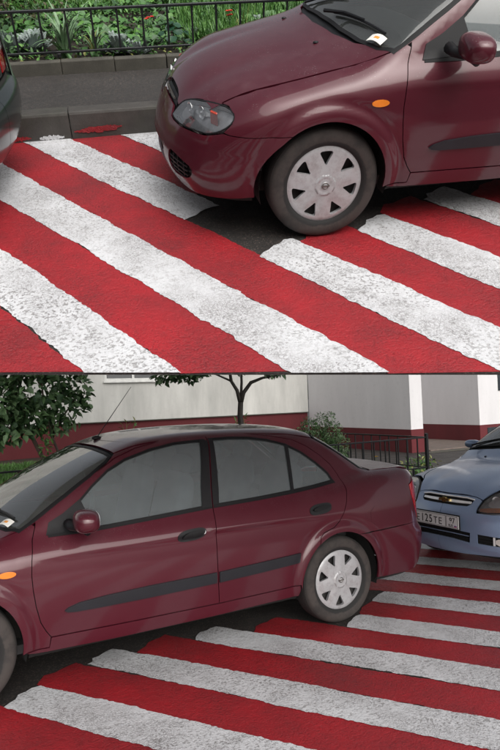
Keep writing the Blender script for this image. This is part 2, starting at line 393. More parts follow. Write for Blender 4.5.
class SedanShape:
    """x forward from the front axle, y to the car's left, z up; metres"""
    xa, xb, RF = .25, -2.95, .6
    wz = staticmethod(spl([.10, .18, .24, .30, .40, .50, .60, .70, .78, .86, .95, 1.05, 1.2],
                          [.70, .775, .805, .822, .838, .848, .852, .849, .841, .822, .790, .745, .66]))
    hood = staticmethod(spl([-3.7, -3.55, -3.4, -3.1, -2.9, -2.5, -2.2, -1.5, -.8, -.5, -.3, -.15, .1, .37, .55, .65, .73, .82, .92],
                            [1.03, 1.05, 1.065, 1.065, 1.055, 1.015, .99, .945, .93, .95, .955, .935, .885, .825, .762, .715, .65, .57, .47]))
    xf = staticmethod(spl([.10, .18, .25, .35, .45, .55, .65, .75, .85, 1.0], [.60, .73, .78, .812, .808, .797, .780, .735, .68, .57]))
    xr = staticmethod(spl([.15, .22, .30, .40, .50, .56, .62, .75, .9, .98, 1.1], [-3.40, -3.47, -3.53, -3.56, -3.57, -3.56, -3.52, -3.52, -3.53, -3.54, -3.54]))
    roof = staticmethod(spl([-3.2, -2.9, -2.7, -2.5, -2.3, -2.05, -1.8, -1.43, -1.2, -1.08, -.94, -.8, -.5],
                            [1.19, 1.31, 1.365, 1.405, 1.43, 1.446, 1.452, 1.447, 1.43, 1.41, 1.375, 1.33, 1.2]))
    def F(s, P):
        x, y, z = P[..., 0], np.abs(P[..., 1]), P[..., 2]
        w = s.wz(z) - .075 * (np.maximum(x - .15, 0) / .7) ** 2 - .05 * (np.maximum(-2.75 - x, 0) / .7) ** 2
        # gentle wheel-arch flares
        for ax in (0., WB_):
            r = np.hypot(x - ax, z - .33)
            w = w + .013 / (1 + np.exp(np.clip((r - .388) / .011, -40, 40))) - .006 * np.exp(-((r - .41) / .03) ** 2)
        side = y - w
        top = (z - (s.hood(x) - .064 * (y / .7) ** 2 * np.clip((x + .9) / .6, .25, 1) - .012 * np.exp(-((y - .30) / .10) ** 2) * np.clip(x * 2, 0, 1))) * .93
        front = (x - (s.xf(z) - (.20 - .03 * np.clip((.5 - z) / .2, 0, 1)) * (y / .75) ** 2.2)) * .95
        rear = ((s.xr(z) + .12 * (y / .75) ** 2.4) - x) * .97
        bot = .19 - z
        a = smax(side, top, .11)
        a = smax(a, front, .22)
        a = smax(a, rear, .16)
        return smax(a, bot, .05)
    def G(s, P):
        x, y, z = P[..., 0], np.abs(P[..., 1]), P[..., 2]
        side = (y - (.782 - .44 * (z - .95) - .10 * np.maximum(z - .95, 0) ** 2 - .035 * ((x + 1.6) / .9) ** 2 * (x < -1.6) - .02 * ((x + 1.6) / .9) ** 2 * (x >= -1.6))) * .91
        top = z - (s.roof(x) - .045 * (y / .55) ** 2)
        ws = (x - (-.20 - (z - .97) / .53 - .06 * np.sin(np.clip((z - .97) / .42, 0, 1) * 3.14) * -1 - .20 * (y / .75) ** 2)) * .47
        rw = ((-3.08 + (z - 1.05) * 1.42 + .14 * (y / .7) ** 2) - x) * .58
        a = smax(side, top, .10)
        a = smax(a, ws, .05)
        a = smax(a, rw, .07)
        return smax(a, .80 - z, .02)
    def U(s, P):
        return smin(s.F(P), s.G(P), .035)
    # ---- domains
    def sdir(s, sv):
        sv = np.asarray(sv, float)
        o = np.zeros(sv.shape + (2,)); d = np.zeros(sv.shape + (2,))
        fa = np.clip((sv - s.xa) / s.RF, 0, np.pi / 2); fb = np.clip((s.xb - sv) / s.RF, 0, np.pi / 2)
        o[..., 0] = np.clip(sv, s.xb, s.xa)
        d[..., 0] = np.sin(fa) - np.sin(fb); d[..., 1] = np.where(sv > s.xa, np.cos(fa), np.where(sv < s.xb, np.cos(fb), 1))
        return o, d
    def to_s(s, x, y):
        return np.where(x > s.xa, s.xa + s.RF * np.arctan2(x - s.xa, np.abs(y)),
               np.where(x < s.xb, s.xb - s.RF * np.arctan2(s.xb - x, np.abs(y)), x))
    def side_pt(s, sv, z, f=None):
        """outermost point of f on the horizontal ray of domain point (s, z)"""
        f = f or s.U
        sv = np.asarray(sv, float); z = np.asarray(z, float)
        o, d = s.sdir(sv)
        def at(r): return np.stack([o[..., 0] + d[..., 0] * r, o[..., 1] + d[..., 1] * r, z], -1)
        return at(solve(f, at, 1.3 + 0 * sv, .02))
    def top_pt(s, x, y, f=None):
        f = f or s.U
        x = np.asarray(x, float); y = np.asarray(y, float)
        def at(r): return np.stack([x, y, r], -1)
        return at(solve(f, at, 1.7 + 0 * x, .02))
    def normal(s, P, f=None):
        f = f or s.U; e = 2.5e-3; g = np.zeros_like(P)
        for i in range(3):
            d = np.zeros(3); d[i] = e
            g[..., i] = f(P + d) - f(P - d)
        return g / (np.linalg.norm(g, axis=-1, keepdims=True) + 1e-12)

def solve(f, at, r0, rmin):
    """march inwards from r0 until f < 0, then bisect"""
    r = r0.copy(); hit = np.zeros(r.shape, bool); step = .03
    lo = r.copy()
    for _ in range(70):
        v = f(at(r)); new = (v <= 0) & ~hit
        hit |= new
        adv = ~hit
        lo = np.where(adv, r, lo)
        r = np.where(adv, r - np.clip(v * .6, .004, step), r)
        if hit.all(): break
    a = lo; b = np.where(hit, r, np.maximum(r, rmin))
    for _ in range(22):
        m = (a + b) / 2; v = f(at(m)) > 0
        a = np.where(v, m, a); b = np.where(v, b, m)
    return b
WB_ = -2.535
class CompactShape(SedanShape):
    xa, xb, RF = .15, -2.9, .6
    wz = staticmethod(spl([.10, .18, .24, .30, .40, .50, .60, .70, .80, .90, .98, 1.05, 1.2],
                          [.70, .76, .79, .805, .818, .826, .830, .828, .820, .802, .775, .735, .66]))
    hood = staticmethod(spl([-3.6, -3.3, -2.8, -2.2, -1.5, -.8, -.55, -.4, -.2, .05, .3, .5, .62, .70, .78, .9],
                            [1.02, 1.05, 1.05, 1.02, .98, .97, .985, .975, .955, .925, .88, .825, .775, .725, .66, .52]))
    xf = staticmethod(spl([.10, .18, .25, .35, .45, .55, .65, .75, .85, 1.0], [.62, .73, .775, .80, .80, .795, .775, .745, .70, .6]))
    roof = staticmethod(spl([-3.2, -2.9, -2.7, -2.5, -2.3, -2.05, -1.8, -1.43, -1.2, -1.0, -.5],
                            [1.25, 1.38, 1.43, 1.46, 1.48, 1.495, 1.50, 1.49, 1.46, 1.42, 1.2]))

# ================================================================ panels cut out of a surface
def poly_dense(P, step):
    out = []
    n = len(P)
    for i in range(n):
        a = np.array(P[i], float); b = np.array(P[(i + 1) % n], float)
        k = max(1, int(math.ceil(np.linalg.norm(b - a) / step)))
        for j in range(k): out.append(a + (b - a) * j / k)
    return np.array(out)
def chaikin(P, it=1):
    P = [np.array(p, float) for p in P]
    for _ in range(it):
        Q = []
        for i in range(len(P)):
            a, b = P[i], P[(i + 1) % len(P)]; Q += [a * .75 + b * .25, a * .25 + b * .75]
        P = Q
    return P
def area(P):
    P = np.asarray(P); x, y = P[:, 0], P[:, 1]
    return .5 * np.sum(x * np.roll(y, -1) - np.roll(x, -1) * y)
def inset(P, d):
    """move a closed outline inwards by d"""
    P = np.asarray(P, float); n = len(P)
    if abs(d) < 1e-9: return P
    sgn = 1 if area(P) > 0 else -1
    e = np.roll(P, -1, 0) - P; e /= np.linalg.norm(e, axis=1)[:, None] + 1e-12
    nn = np.stack([-e[:, 1], e[:, 0]], 1) * sgn
    m = nn + np.roll(nn, 1, 0); L = np.linalg.norm(m, axis=1)[:, None] + 1e-9; m /= L
    c = np.clip((m * nn).sum(1), .5, 1)[:, None]
    return P + m * d / c
def inside(pts, P):
    pts = np.asarray(pts); P = np.asarray(P); r = np.zeros(len(pts), bool)
    x, y = pts[:, 0], pts[:, 1]; j = len(P) - 1
    for i in range(len(P)):
        xi, yi = P[i]; xj, yj = P[j]
        if yi != yj:
            r ^= ((yi > y) != (yj > y)) & (x < (xj - xi) * (y - yi) / (yj - yi) + xi)
        j = i
    return r
def cdt(outer, holes, step):
    loops = [poly_dense(outer, step * .6)] + [poly_dense(h, step * .6) for h in holes]
    V = np.concatenate(loops); E = []; o = 0
    for L in loops:
        E += [(o + i, o + (i + 1) % len(L)) for i in range(len(L))]; o += len(L)
    lo, hi = loops[0].min(0), loops[0].max(0)
    gx = np.arange(lo[0] + step / 2, hi[0], step); gy = np.arange(lo[1] + step / 2, hi[1], step * .87)
    G = np.array([(x + (k % 2) * step / 2, y) for k, y in enumerate(gy) for x in gx]) if len(gx) and len(gy) else np.zeros((0, 2))
    if len(G):
        ok = inside(G, loops[0])
        for h in loops[1:]: ok &= ~inside(G, h)
        G = G[ok]
        if len(G):
            D = np.min(((G[:, None] - V[None]) ** 2).sum(2), 1); G = G[D > (step * .45) ** 2]
    nb = len(V)
    allv = [Vector((float(a), float(b))) for a, b in np.concatenate([V, G])]
    vs, es, fs, *_ = delaunay_2d_cdt(allv, E, [], 0, 1e-6, True)
    vs = np.array([(v.x, v.y) for v in vs]); F = np.array([f for f in fs if len(f) == 3])
    c = vs[F].mean(1); ok = inside(c, loops[0])
    for h in loops[1:]: ok &= ~inside(c, h)
    F = F[ok]
    a = vs[F]; cr = (a[:, 1, 0] - a[:, 0, 0]) * (a[:, 2, 1] - a[:, 0, 1]) - (a[:, 1, 1] - a[:, 0, 1]) * (a[:, 2, 0] - a[:, 0, 0])
    F = F[np.abs(cr) > 1e-9]; cr = cr[np.abs(cr) > 1e-9]
    F = np.where((cr < 0)[:, None], F[:, ::-1], F)
    return vs, F
def patch(name, mapper, outer, mat, parent, holes=(), gap=.0, off=0., flange=.012, step=.035, mirror=False, both=False, nofl=None, thick=None):
    """mapper(uv) -> P, N.  both: also the copy reflected in y inside the same mesh.  mirror: only the reflected one."""
    outer = inset(outer, gap); holes = [inset(h, -gap) for h in holes]
    vs, F = cdt(outer, holes, step)
    P, Nn = mapper(vs)
    P = P + Nn * off
    # orientation
    fn = np.cross(P[F[:, 1]] - P[F[:, 0]], P[F[:, 2]] - P[F[:, 0]])
    if (fn * Nn[F[:, 0]]).sum() < 0: F = F[:, ::-1]
    V = [P]; FF = [F]; LN = [Nn[F].reshape(-1, 3)]
    if flange:
        ed = {}
        for f in F:
            for i in range(3):
                a, b = int(f[i]), int(f[(i + 1) % 3]); ed[(a, b)] = 1
        B = [(a, b) for (a, b) in ed if (b, a) not in ed]
        if nofl is not None: B = [(a, b) for a, b in B if not nofl((vs[a] + vs[b]) / 2)]
        if B:
            B = np.array(B); n0 = len(P)
            A0, B0 = P[B[:, 0]], P[B[:, 1]]; A1 = A0 - Nn[B[:, 0]] * flange; B1 = B0 - Nn[B[:, 1]] * flange
            k = len(B); V += [A0, B0, B1, A1]
            i = np.arange(k)
            Q1 = np.stack([n0 + i + k, n0 + i, n0 + i + 3 * k], 1); Q2 = np.stack([n0 + i + k, n0 + i + 3 * k, n0 + i + 2 * k], 1)
            nn = np.cross(A0 - B0, A1 - B0); nn /= np.linalg.norm(nn, axis=1)[:, None] + 1e-12
            FF += [Q1, Q2]; LN += [np.repeat(nn, 3, 0), np.repeat(nn, 3, 0)]
    V = np.concatenate(V); FF = np.concatenate(FF); LN = np.concatenate(LN)
    if mirror or both:
        V2 = V * (1, -1, 1); F2 = FF[:, ::-1]; L2 = LN.reshape(-1, 3, 3)[:, ::-1].reshape(-1, 3) * (1, -1, 1)
        if both: F2 = F2 + len(V); V = np.concatenate([V, V2]); FF = np.concatenate([FF, F2]); LN = np.concatenate([LN, L2])
        else: V, FF, LN = V2, F2, L2
    me = bpy.data.meshes.new(name)
    me.vertices.add(len(V)); me.vertices.foreach_set('co', V.astype(np.float32).ravel())
    me.loops.add(FF.size); me.loops.foreach_set('vertex_index', FF.astype(np.int32).ravel())
    me.polygons.add(len(FF)); me.polygons.foreach_set('loop_start', np.arange(0, FF.size, 3, dtype=np.int32))
    me.materials.append(mat); me.update(calc_edges=True)
    me.polygons.foreach_set('use_smooth', [True] * len(FF))
    me.normals_split_custom_set([tuple(map(float, n)) for n in LN])
    me.update()
    o = bpy.data.objects.new(name, me); link(o, parent)
    return o
def side_map(S, fn=None):
    f = fn or S.U
    def m(uv):
        P = S.side_pt(uv[:, 0], uv[:, 1], f); return P, S.normal(P, f)
    return m
def top_map(S, fn=None):
    f = fn or S.U
    def m(uv):
        P = S.top_pt(uv[:, 0], uv[:, 1], f); return P, S.normal(P, f)
    return m
def full(half):
    """half outline in (x, y>=0), ordered; closed by reflection"""
    h = [tuple(p) for p in half]; return h + [(x, -y) for x, y in reversed(h) if y > 1e-6]

# ================================================================ wheels
def make_wheel(root, x, y, side, phase, logo='bar', R=.31):
    """tyre > wheel_cover > hub_badge; outer face towards side*y"""
    prof = [(.19, .060), (.206, .070), (.215, .082), (.226, .089), (.245, .0925), (.262, .0925), (.280, .0885), (.292, .082), (.300, .073), (.306, .060), (.309, .035), (.310, .0)]
    prof = prof + [(r, -h) for r, h in reversed(prof[:-1])]
    b = MB().lathe(prof, 72)
    w = b.build('tyre', M['tyre'], root, True, (x, y, R))
    b = MB(); b.lathe([(.0, .03), (.20, .03), (.20, .062)], 40); d = b.build('wheel_disc', M['wheel_dark'], w, True)
    cuts = []
    for k in range(7):
        a = math.radians(phase) + 2 * math.pi * k / 7
        tri = [(.098, 0), (.128, -.014), (.158, -.0315), (.168, -.0345), (.1745, -.026), (.176, 0), (.1745, .026), (.168, .0345), (.158, .0315), (.128, .014)]
        cuts.append(chaikin([(r*math.cos(a) - t*math.sin(a), r*math.sin(a) + t*math.cos(a)) for r, t in tri], 1))
    cuts = [[(u * 1.045, v * 1.045) for u, v in c_] for c_ in cuts]
    ring = [(.213*math.cos(t), .213*math.sin(t)) for t in np.linspace(0, 2*np.pi, 72, endpoint=False)]
    def dome(r, a):
        k = np.cos(7 * (a - math.radians(phase)))
        rim = np.where(r > .186, -.006 * ((r - .186) / .026) ** 2, 0)
        spoke = -.0045 * (.5 + .5 * k) * np.exp(-((r - .13) / .05) ** 2)
        hub = np.where(r < .056, .0045, 0) * 1. + np.where(r < .040, -.002, 0)
        return .079 + .010 * (1 - (r / .2) ** 2) + rim + spoke + hub
    def mp(uv):
        u, v = uv[:, 0], uv[:, 1]; r = np.hypot(u, v); a = np.arctan2(v, u)
        P = np.stack([u, dome(r, a), v], 1)
        e = .003; f = lambda uu, vv: dome(np.hypot(uu, vv), np.arctan2(vv, uu))
        gu = (f(u + e, v) - f(u - e, v)) / (2*e); gv = (f(u, v + e) - f(u, v - e)) / (2*e)
        Nn = np.stack([-gu, np.ones_like(u), -gv], 1); return P, Nn / np.linalg.norm(Nn, axis=1)[:, None]
    c = patch('wheel_cover', mp, ring, M['silver'], w, holes=cuts, flange=.022, step=.008)
    b = MB(); b.lathe([(.0, .0965), (.018, .096), (.021, .092)], 28)
    hb = b.build('hub_badge', M['silver'], c, True)
    b = MB(); b.lathe([(.0135, .0968), (.0165, .0985), (.0195, .0968)], 28)
    if logo == 'bar': b.box((-.023, .096, -.0035), (.023, .0995, .0035))
    lg = b.build('hub_emblem', M['exhaust'], c, False)
    if side < 0: w.rotation_euler = (0, 0, math.pi)
    return w

# ================================================================ cars
def arch(cx, r, z0, a0, a1, n=14, zc=.315):
    """points on a wheel opening, from angle a0 to a1 (degrees, 0 = forwards)"""
    return [(cx + r*math.cos(math.radians(t)), zc + r*math.sin(math.radians(t))) for t in np.linspace(a0, a1, n)]
def inner_shell(root, S, arches, ztop, zc=.315, r=.36, skip=()):
    inner_half(root, S, arches, ztop, zc, r, S.xb - S.RF * math.pi / 2, -1.55); inner_half(root, S, arches, ztop, zc, r, -1.55, S.xa + S.RF * math.pi / 2, skip)
def inner_half(root, S, arches, ztop, zc, r, sa, sb, skip=()):
    """dark inner skin behind the seams"""
    sv = np.linspace(sa, sb, 80); zv = np.linspace(.23, ztop, 22)
    g = np.array([(a, b) for a in sv for b in zv]); f = lambda P: S.F(P) + .028
    P = S.side_pt(g[:, 0], g[:, 1], f); okp = np.abs(f(P)) < .004
    V = []; F = []
    n = len(zv)
    cs = np.array([((sv[i] + sv[i+1]) / 2, (zv[j] + zv[j+1]) / 2) for i in range(len(sv) - 1) for j in range(n - 1)])
    skm = [inside(cs, inset(np.array(q), -.02)).reshape(len(sv) - 1, n - 1) for q in skip]
    for sg in (1, -1):
        o = len(V); V += [(p[0], p[1] * sg, p[2]) for p in P]
        for i in range(len(sv) - 1):
            for j in range(n - 1):
                sm, zm = (sv[i] + sv[i+1]) / 2, (zv[j] + zv[j+1]) / 2
                if any(math.hypot(sm - a, zm - zc) < r for a in arches): continue
                if any(sk[i, j] for sk in skm): continue
                if not (okp[i*n + j] and okp[(i+1)*n + j] and okp[i*n + j + 1] and okp[(i+1)*n + j + 1]): continue
                F.append((o + i*n + j, o + (i+1)*n + j, o + (i+1)*n + j + 1, o + i*n + j + 1))
    o = mesh('inner_body', V, F, M['void'], root)
    return o
def underbody(root, x0, x1, arches, w=.70):
    b = MB(); xs = sorted(arches)
    b.box((x0 + .12, -w + .12, .23), (xs[0] - .36, w - .12, .28)); b.box((xs[0] - .37, -.58, .21), (xs[0] + .37, .58, .45)); b.box((xs[0] + .36, -w + .02, .235), (xs[1] - .36, w - .02, .28))
    b.box((xs[1] - .37, -.58, .21), (xs[1] + .37, .58, .45)); b.box((xs[1] + .36, -w + .16, .24), (x1 - .16, w - .16, .28))
    b.build('underbody', M['under'], root)
    for a in arches:
        for sg in (1, -1):
            V = []; F = []
            ts = np.linspace(-15, 195, 22)
            for t in ts:
                c_, s_ = math.cos(math.radians(t)), math.sin(math.radians(t))
                V += [(a + .362*c_, sg*.56, .315 + .362*s_), (a + .362*c_, sg*.80, .315 + .362*s_)]
            n = len(ts)
            F += [(2*i, 2*i+1, 2*i+3, 2*i+2) for i in range(n - 1)]
            c0 = len(V); V.append((a, sg*.56, .315)); F += [(c0, 2*i, 2*i+2) for i in range(n - 1)]
            mesh('wheel_arch_liner', V, F, M['void'], root, True)
def wiper(root, a, b, S, lift=.012, curve=.02):
    """arm and blade lying on the windscreen between two (x, y) points"""
    t = np.linspace(0, 1, 9); a = np.array(a); b = np.array(b)
    XY = a + (b - a) * t[:, None]
    P = S.top_pt(XY[:, 0], XY[:, 1]); Nn = S.normal(P)
    bl = MB().tube(P + Nn * lift, .007, 6).build('wiper_blade', M['plastic'], root)
    m = P + Nn * (lift + .016)
    MB().tube([m[0] + (0.05, 0, -.0), m[2], m[5]], [.011, .008, .006], 6).build('wiper_arm', M['plastic'], root)
def soft_box(name, c, r, mat, parent, p=.45, M_=None):
    return MB().ell(c, r, 10, M_, p).build(name, mat, parent, True)
def mirror_part(root, S, base, c, paint, side, sc=1.):
    """door mirror: black sail and foot, painted housing"""
    Mr = Matrix.Rotation(math.radians(-8 * side), 3, 'Z')
    h = MB(); h.ell((c[0], c[1] * side, c[2]), (.072 * sc, .125 * sc, .062 * sc), 16, Mr, .72)
    o = h.build('door_mirror', paint, root, True)
    g = MB(); g.ell((c[0] - .060 * sc, c[1] * side, c[2] + .002), (.012 * sc, .088 * sc, .042 * sc), 12, Mr, .7); g.build('mirror_glass', M['chrome'], o, True)
    f = MB(); f.tube([(base[0], base[1] * side, base[2]), (base[0] - .0, (base[1] + .06) * side, base[2] - .005), (c[0] + .0, (c[1] - .05) * side, c[2] - .045), (c[0], (c[1] + .03) * side, c[2] - .062)], [.030, .026, .026, .018], 10)
    f.build('mirror_foot', M['plastic'], o, True)
def interior(root, xd=-.45, zf=.30):
    b = MB(); b.ell((xd - .12, 0, .80), (.30, .70, .13), 12, None, .5); b.build('dashboard', M['dash'], root, True)
    for x, w in ((-1.15, (.36, -.36)), (-2.05, (.36, -.36))):
        for y in w:
            s = MB(); s.ell((x + .08, y, .52), (.30, .25, .11), 10, None, .5); o = s.build('seat', M['seat'], root, True)
            R = Matrix.Rotation(math.radians(-14), 3, 'Y')
            MB().ell((x - .26, y, .83), (.075, .235, .33), 10, R, .5).build('backrest', M['seat'], o, True)
            MB().ell((x - .37, y, 1.19), (.05, .12, .075), 10, R, .6).build('headrest', M['seat'], o, True)
    R = Matrix.Rotation(math.radians(65), 3, 'Y'); V = []
    st = MB(); st.tube([tuple(Vector((-.78, .36, .90)) + R @ Vector((.18*math.cos(t), .18*math.sin(t), 0))) for t in np.linspace(0, 2*np.pi, 25)], .014, 8, False)
    st.build('steering_wheel', M['dash'], root, True)
    MB().box((-2.6, -.70, .24), (-.2, .70, .29)).build('cabin_floor', M['dash'], root)
    MB().box((-2.75, -.66, .55), (-2.35, .66, .93), .03).build('parcel_shelf', M['dash'], root)

def ext(P, d): return [tuple(p) for p in inset(np.array(P), -d)]
def make_sedan(label, group=None):
    S = SedanShape(); paint = M['maroon']
    root = empty('parked_car'); tag(root, label, 'car', group)
    SM, TM = side_map(S), top_map(S)
    def both(name, outline, mat, **kw):
        o = patch(name, SM, outline, mat, root, **kw); patch(name, SM, outline, mat, root, mirror=True, **kw); return o
    smax_ = S.xa + S.RF * math.pi / 2; smin_ = S.xb - S.RF * math.pi / 2
    HL = [(.925, .560), (.912, .575), (.875, .612), (.832, .648), (.72, .678), (.628, .692), (.527, .705), (.456, .708), (.424, .690), (.430, .656), (.467, .618), (.51, .592), (.558, .577), (.653, .565), (.772, .552), (.87, .550)]
    HLs = chaikin(HL, 1)
    # ---- front bumper
    aF = arch(.012, .342, .315, 56, -7)
    top = [(.313, .598), (.369, .597), (.444, .600), (.470, .604), (.51, .588), (.558, .572), (.653, .560), (.772, .547), (.87, .545), (.925, .552), (.958, .600), (1.06, .606), (smax_, .606)]
    bot = [(smax_, .212), (1.0, .212), (.85, .216), (.70, .230), (.53, .252), (.40, .268)]
    fog = chaikin([(.845, .41), (.862, .345), (.83, .285), (.68, .305), (.625, .345), (.622, .388), (.696, .402), (.779, .410)], 1)
    low = [(1.19, .40), (.955, .40), (.945, .29), (1.19, .285)]
    cen = lambda m: m[0] > smax_ - 1e-3
    bump = patch('front_bumper', SM, aF[::-1] + top + bot, paint, root, holes=[fog, low[:1] + low[1:]], gap=.002, both=True, nofl=cen, step=.022)
    for mm in (False, True):
        fg = patch('fog_grille', SM, ext(fog, .002), M['plastic'], bump, off=-.022, flange=.01, mirror=mm)
        for zz in (.30, .325, .35, .375):
            s0, s1 = (.64, .85)
            patch('grille_bar', SM, [(s0 + .02, zz), (s1, zz), (s1, zz + .007), (s0 + .02, zz + .007)], M['plastic'], bump, off=-.006, flange=.012, mirror=mm)
        for ss in (.69, .75, .80):
            patch('grille_bar', SM, [(ss, .31), (ss + .007, .31), (ss + .007, .40), (ss, .40)], M['plastic'], bump, off=-.008, flange=.012, mirror=mm)
    patch('lower_grille', SM, [(smax_, .405), (.95, .405), (.94, .285), (smax_, .28)], M['plastic'], bump, off=-.02, both=True, flange=.01, nofl=cen)
    # ---- grille between the headlights
    gr = patch('radiator_grille', SM, [(smax_, .610), (1.06, .610), (.965, .604), (.935, .600), (.940, .626), (1.0, .644), (smax_, .648)], M['plastic'], root, off=-.012, both=True, flange=.01, nofl=cen)
    patch('grille_trim', SM, [(1.0, .626), (1.0, .619), (smax_, .622), (smax_, .629)], M['exhaust'], gr, off=.002, both=True, flange=.012, nofl=cen)
    e = MB(); cz = S.side_pt(np.array([smax_]), np.array([.628]))[0]
    e.lathe([(.018, .0), (.022, .004), (.026, .0)], 30, 'y'); 
    e2 = MB(); e2.add([(cz[0] + .004 + v[1], v[0], cz[2] + v[2]) for v in e.V], e.F); e2.box((cz[0] + .002, -.03, cz[2] - .005), (cz[0] + .008, .03, cz[2] + .005))
    e2.build('bonnet_emblem', M['exhaust'], gr)
    # ---- headlights
    for mm in (False, True):
        hl = patch('headlight', SM, HLs, M['lampback'], root, gap=.006, off=-.045, flange=.0, step=.025, mirror=mm)
        patch('lens', SM, HLs, M['lampglass'], hl, gap=.006, off=-.001, flange=.004, step=.025, mirror=mm)
        patch('lamp_rim', SM, HLs, M['seal'], hl, holes=[inset(HLs, .0045)], off=.0, flange=.006, step=.02, mirror=mm)
        patch('housing_wall', SM, HLs, M['lampback'], hl, gap=.001, holes=[inset(HLs, .004)], off=-.004, flange=.042, step=.02, mirror=mm)
        patch('lamp_glint', SM, chaikin([(.86, .585), (.835, .630), (.76, .655), (.72, .650), (.735, .600), (.80, .575)], 1), M['bright'], hl, off=-.030, flange=.008, step=.02, mirror=mm)  # white patch painted in as a glint inside the lamp
        patch('lamp_glint', SM, chaikin([(.700, .655), (.58, .672), (.575, .652), (.695, .635)], 1), M['bright'], hl, off=-.032, flange=.008, step=.02, mirror=mm)
        for (ss, zz, rr, mt, nm) in ((.74, .618, .047, 'chrome', 'main_reflector'), (.63, .640, .034, 'chrome', 'main_reflector'), (.545, .640, .032, 'orangered', 'indicator_reflector')):
            c = S.side_pt(np.array([ss]), np.array([zz])); nn = S.normal(c)[0]; c = c[0]; sg = -1 if mm else 1
            prof = [(rr, -.022), (rr * .9, -.028), (rr * .6, -.036), (rr * .25, -.042), (.0, -.042)]
            b = MB()
            if nm == 'indicator_reflector': b.box((-rr, -.036, -rr * 1.1), (rr, -.026, rr * 1.1), .006)
            else: b.lathe(prof, 24, 'y'); b.ell((0, -.03, 0), (.012, .016, .012), 8)
            d = Vector((nn[0], nn[1], 0)).normalized(); ax = Vector((d.y, -d.x, 0))
            Rm = Matrix((ax, d, Vector((0, 0, 1)))).transposed()
            V = [(Rm @ Vector(v)) + Vector(c) for v in b.V]; V = [(v[0], v[1] * sg, v[2]) for v in V]
            mesh(nm, V, b.F if sg > 0 else [f[::-1] for f in b.F], M[mt], hl, nm != 'indicator_reflector')
    # ---- front wing
    seam = [(.573, .577), (.521, .600), (.446, .625), (.343, .648), (.225, .664), (.115, .672), (-.05, .682), (-.153, .692), (-.26, .712), (-.345, .728)]
    def to_sz(xy):
        xy = np.array(xy); P = S.top_pt(xy[:, 0], xy[:, 1]); return list(zip(S.to_s(P[:, 0], P[:, 1]), P[:, 2]))
    def to_xy(sz):
        sz = np.array(sz); P = S.side_pt(sz[:, 0], sz[:, 1]); return [(p[0], p[1]) for p in P]
    seam_sz = to_sz(seam)
    door_front = [(-.425, .955), (-.400, .885), (-.384, .78), (-.380, .70), (-.386, .62), (-.400, .53), (-.425, .435), (-.455, .380), (-.482, .343)]
    wing = seam_sz + [(-.405, .965)] + door_front + [(-.474, .285), (-.36, .285)] + arch(.012, .342, 0, 187, 56, 24) + [(.313, .598), (.369, .597), (.444, .600), (.470, .607), (.436, .652), (.430, .690), (.459, .709), (.52, .708)]
    both('front_wing', wing, paint, gap=.002, step=.018)
    # ---- bonnet
    hl_top = to_xy([(.628, .692), (.72, .675), (.825, .645), (.880, .612), (.918, .622), (.945, .645), (1.02, .660), (smax_ - 1e-4, .665)])
    bonnet = [(hl_top[-1][0], 0)] + hl_top[::-1][1:] + [(.563, .590)] + seam[1:] + [(-.30, .66), (-.215, .50), (-.165, .30), (-.14, 0)]
    bn = patch('bonnet', TM, full(bonnet), paint, root, gap=.0025)
    for yy in (.33, -.33):
        c = S.top_pt(np.array([-.06]), np.array([yy]))[0]; MB().ell((c[0], c[1], c[2] + .003), (.016, .012, .007), 8).build('washer_nozzle', M['plastic'], bn, True)
    cowl = [(-.10, 0), (-.13, .30), (-.18, .52), (-.27, .68), (-.34, .742), (-.40, .748), (-.40, .60), (-.30, .3), (-.26, 0)]
    patch('scuttle_panel', top_map(S, lambda P: S.U(P) + .014), full(cowl), M['plastic'], root, off=0, flange=0)
    # ---- glass and roof
    ws_side = [(-.335, .742), (-.47, .722), (-.62, .692), (-.78, .650), (-.90, .600), (-.945, .560)]
    ws = [(-.185, 0), (-.195, .30), (-.225, .50), (-.275, .66)] + ws_side + [(-.930, .35), (-.915, 0)]
    w_ = patch('windscreen', TM, full(ws), M['wsglass'], root, gap=.020, off=-.003, flange=0)
    fw = np.array(full(ws)); patch('windscreen_seal', TM, fw, M['seal'], root, holes=[inset(fw, .024)], gap=.002, off=.001, flange=.01, step=.03)
    wiper(root, (-.24, .10), (-.345, .60), S); wiper(root, (-.25, -.50), (-.33, .02), S)
    roof = [(-.937, 0), (-.952, .35), (-.965, .535), (-1.10, .535), (-1.5, .53), (-1.9, .53), (-2.3, .53), (-2.52, .545), (-2.545, .35), (-2.56, 0)]
    patch('roof', TM, full(roof), paint, root, gap=.002)
    rw = [(-2.575, 0), (-2.56, .35), (-2.535, .55), (-2.70, .60), (-2.88, .64), (-2.97, .65), (-3.045, .40), (-3.06, 0)]
    patch('rear_window', TM, full(rw), M['glass'], root, gap=.018, off=-.002, flange=0)
    frw = np.array(full(rw)); patch('rear_window_seal', TM, frw, M['seal'], root, holes=[inset(frw, .022)], gap=.001, off=.001, flange=.01)
    # ---- doors
    frame_top = [(-.500, 1.035), (-.774, 1.190), (-.956, 1.293), (-1.10, 1.343), (-1.292, 1.380), (-1.45, 1.393), (-1.628, 1.397)]
    split = [(-1.612, 1.30), (-1.560, 1.05), (-1.541, .935), (-1.530, .80), (-1.530, .60), (-1.536, .45), (-1.545, .331)]
    fdoor = door_front + [(-.975, .335), (-1.545, .331)] + split[::-1][1:] + frame_top[::-1] + [(-.43, .985)]
    fwin = [(-.487, .903), (-.495, .925), (-.60, .985), (-.774, 1.140), (-.889, 1.225), (-1.013, 1.282), (-1.192, 1.331), (-1.377, 1.360), (-1.598, 1.368), (-1.580, 1.27), (-1.540, 1.09), (-1.520, .950), (-1.10, .925), (-.75, .905)]
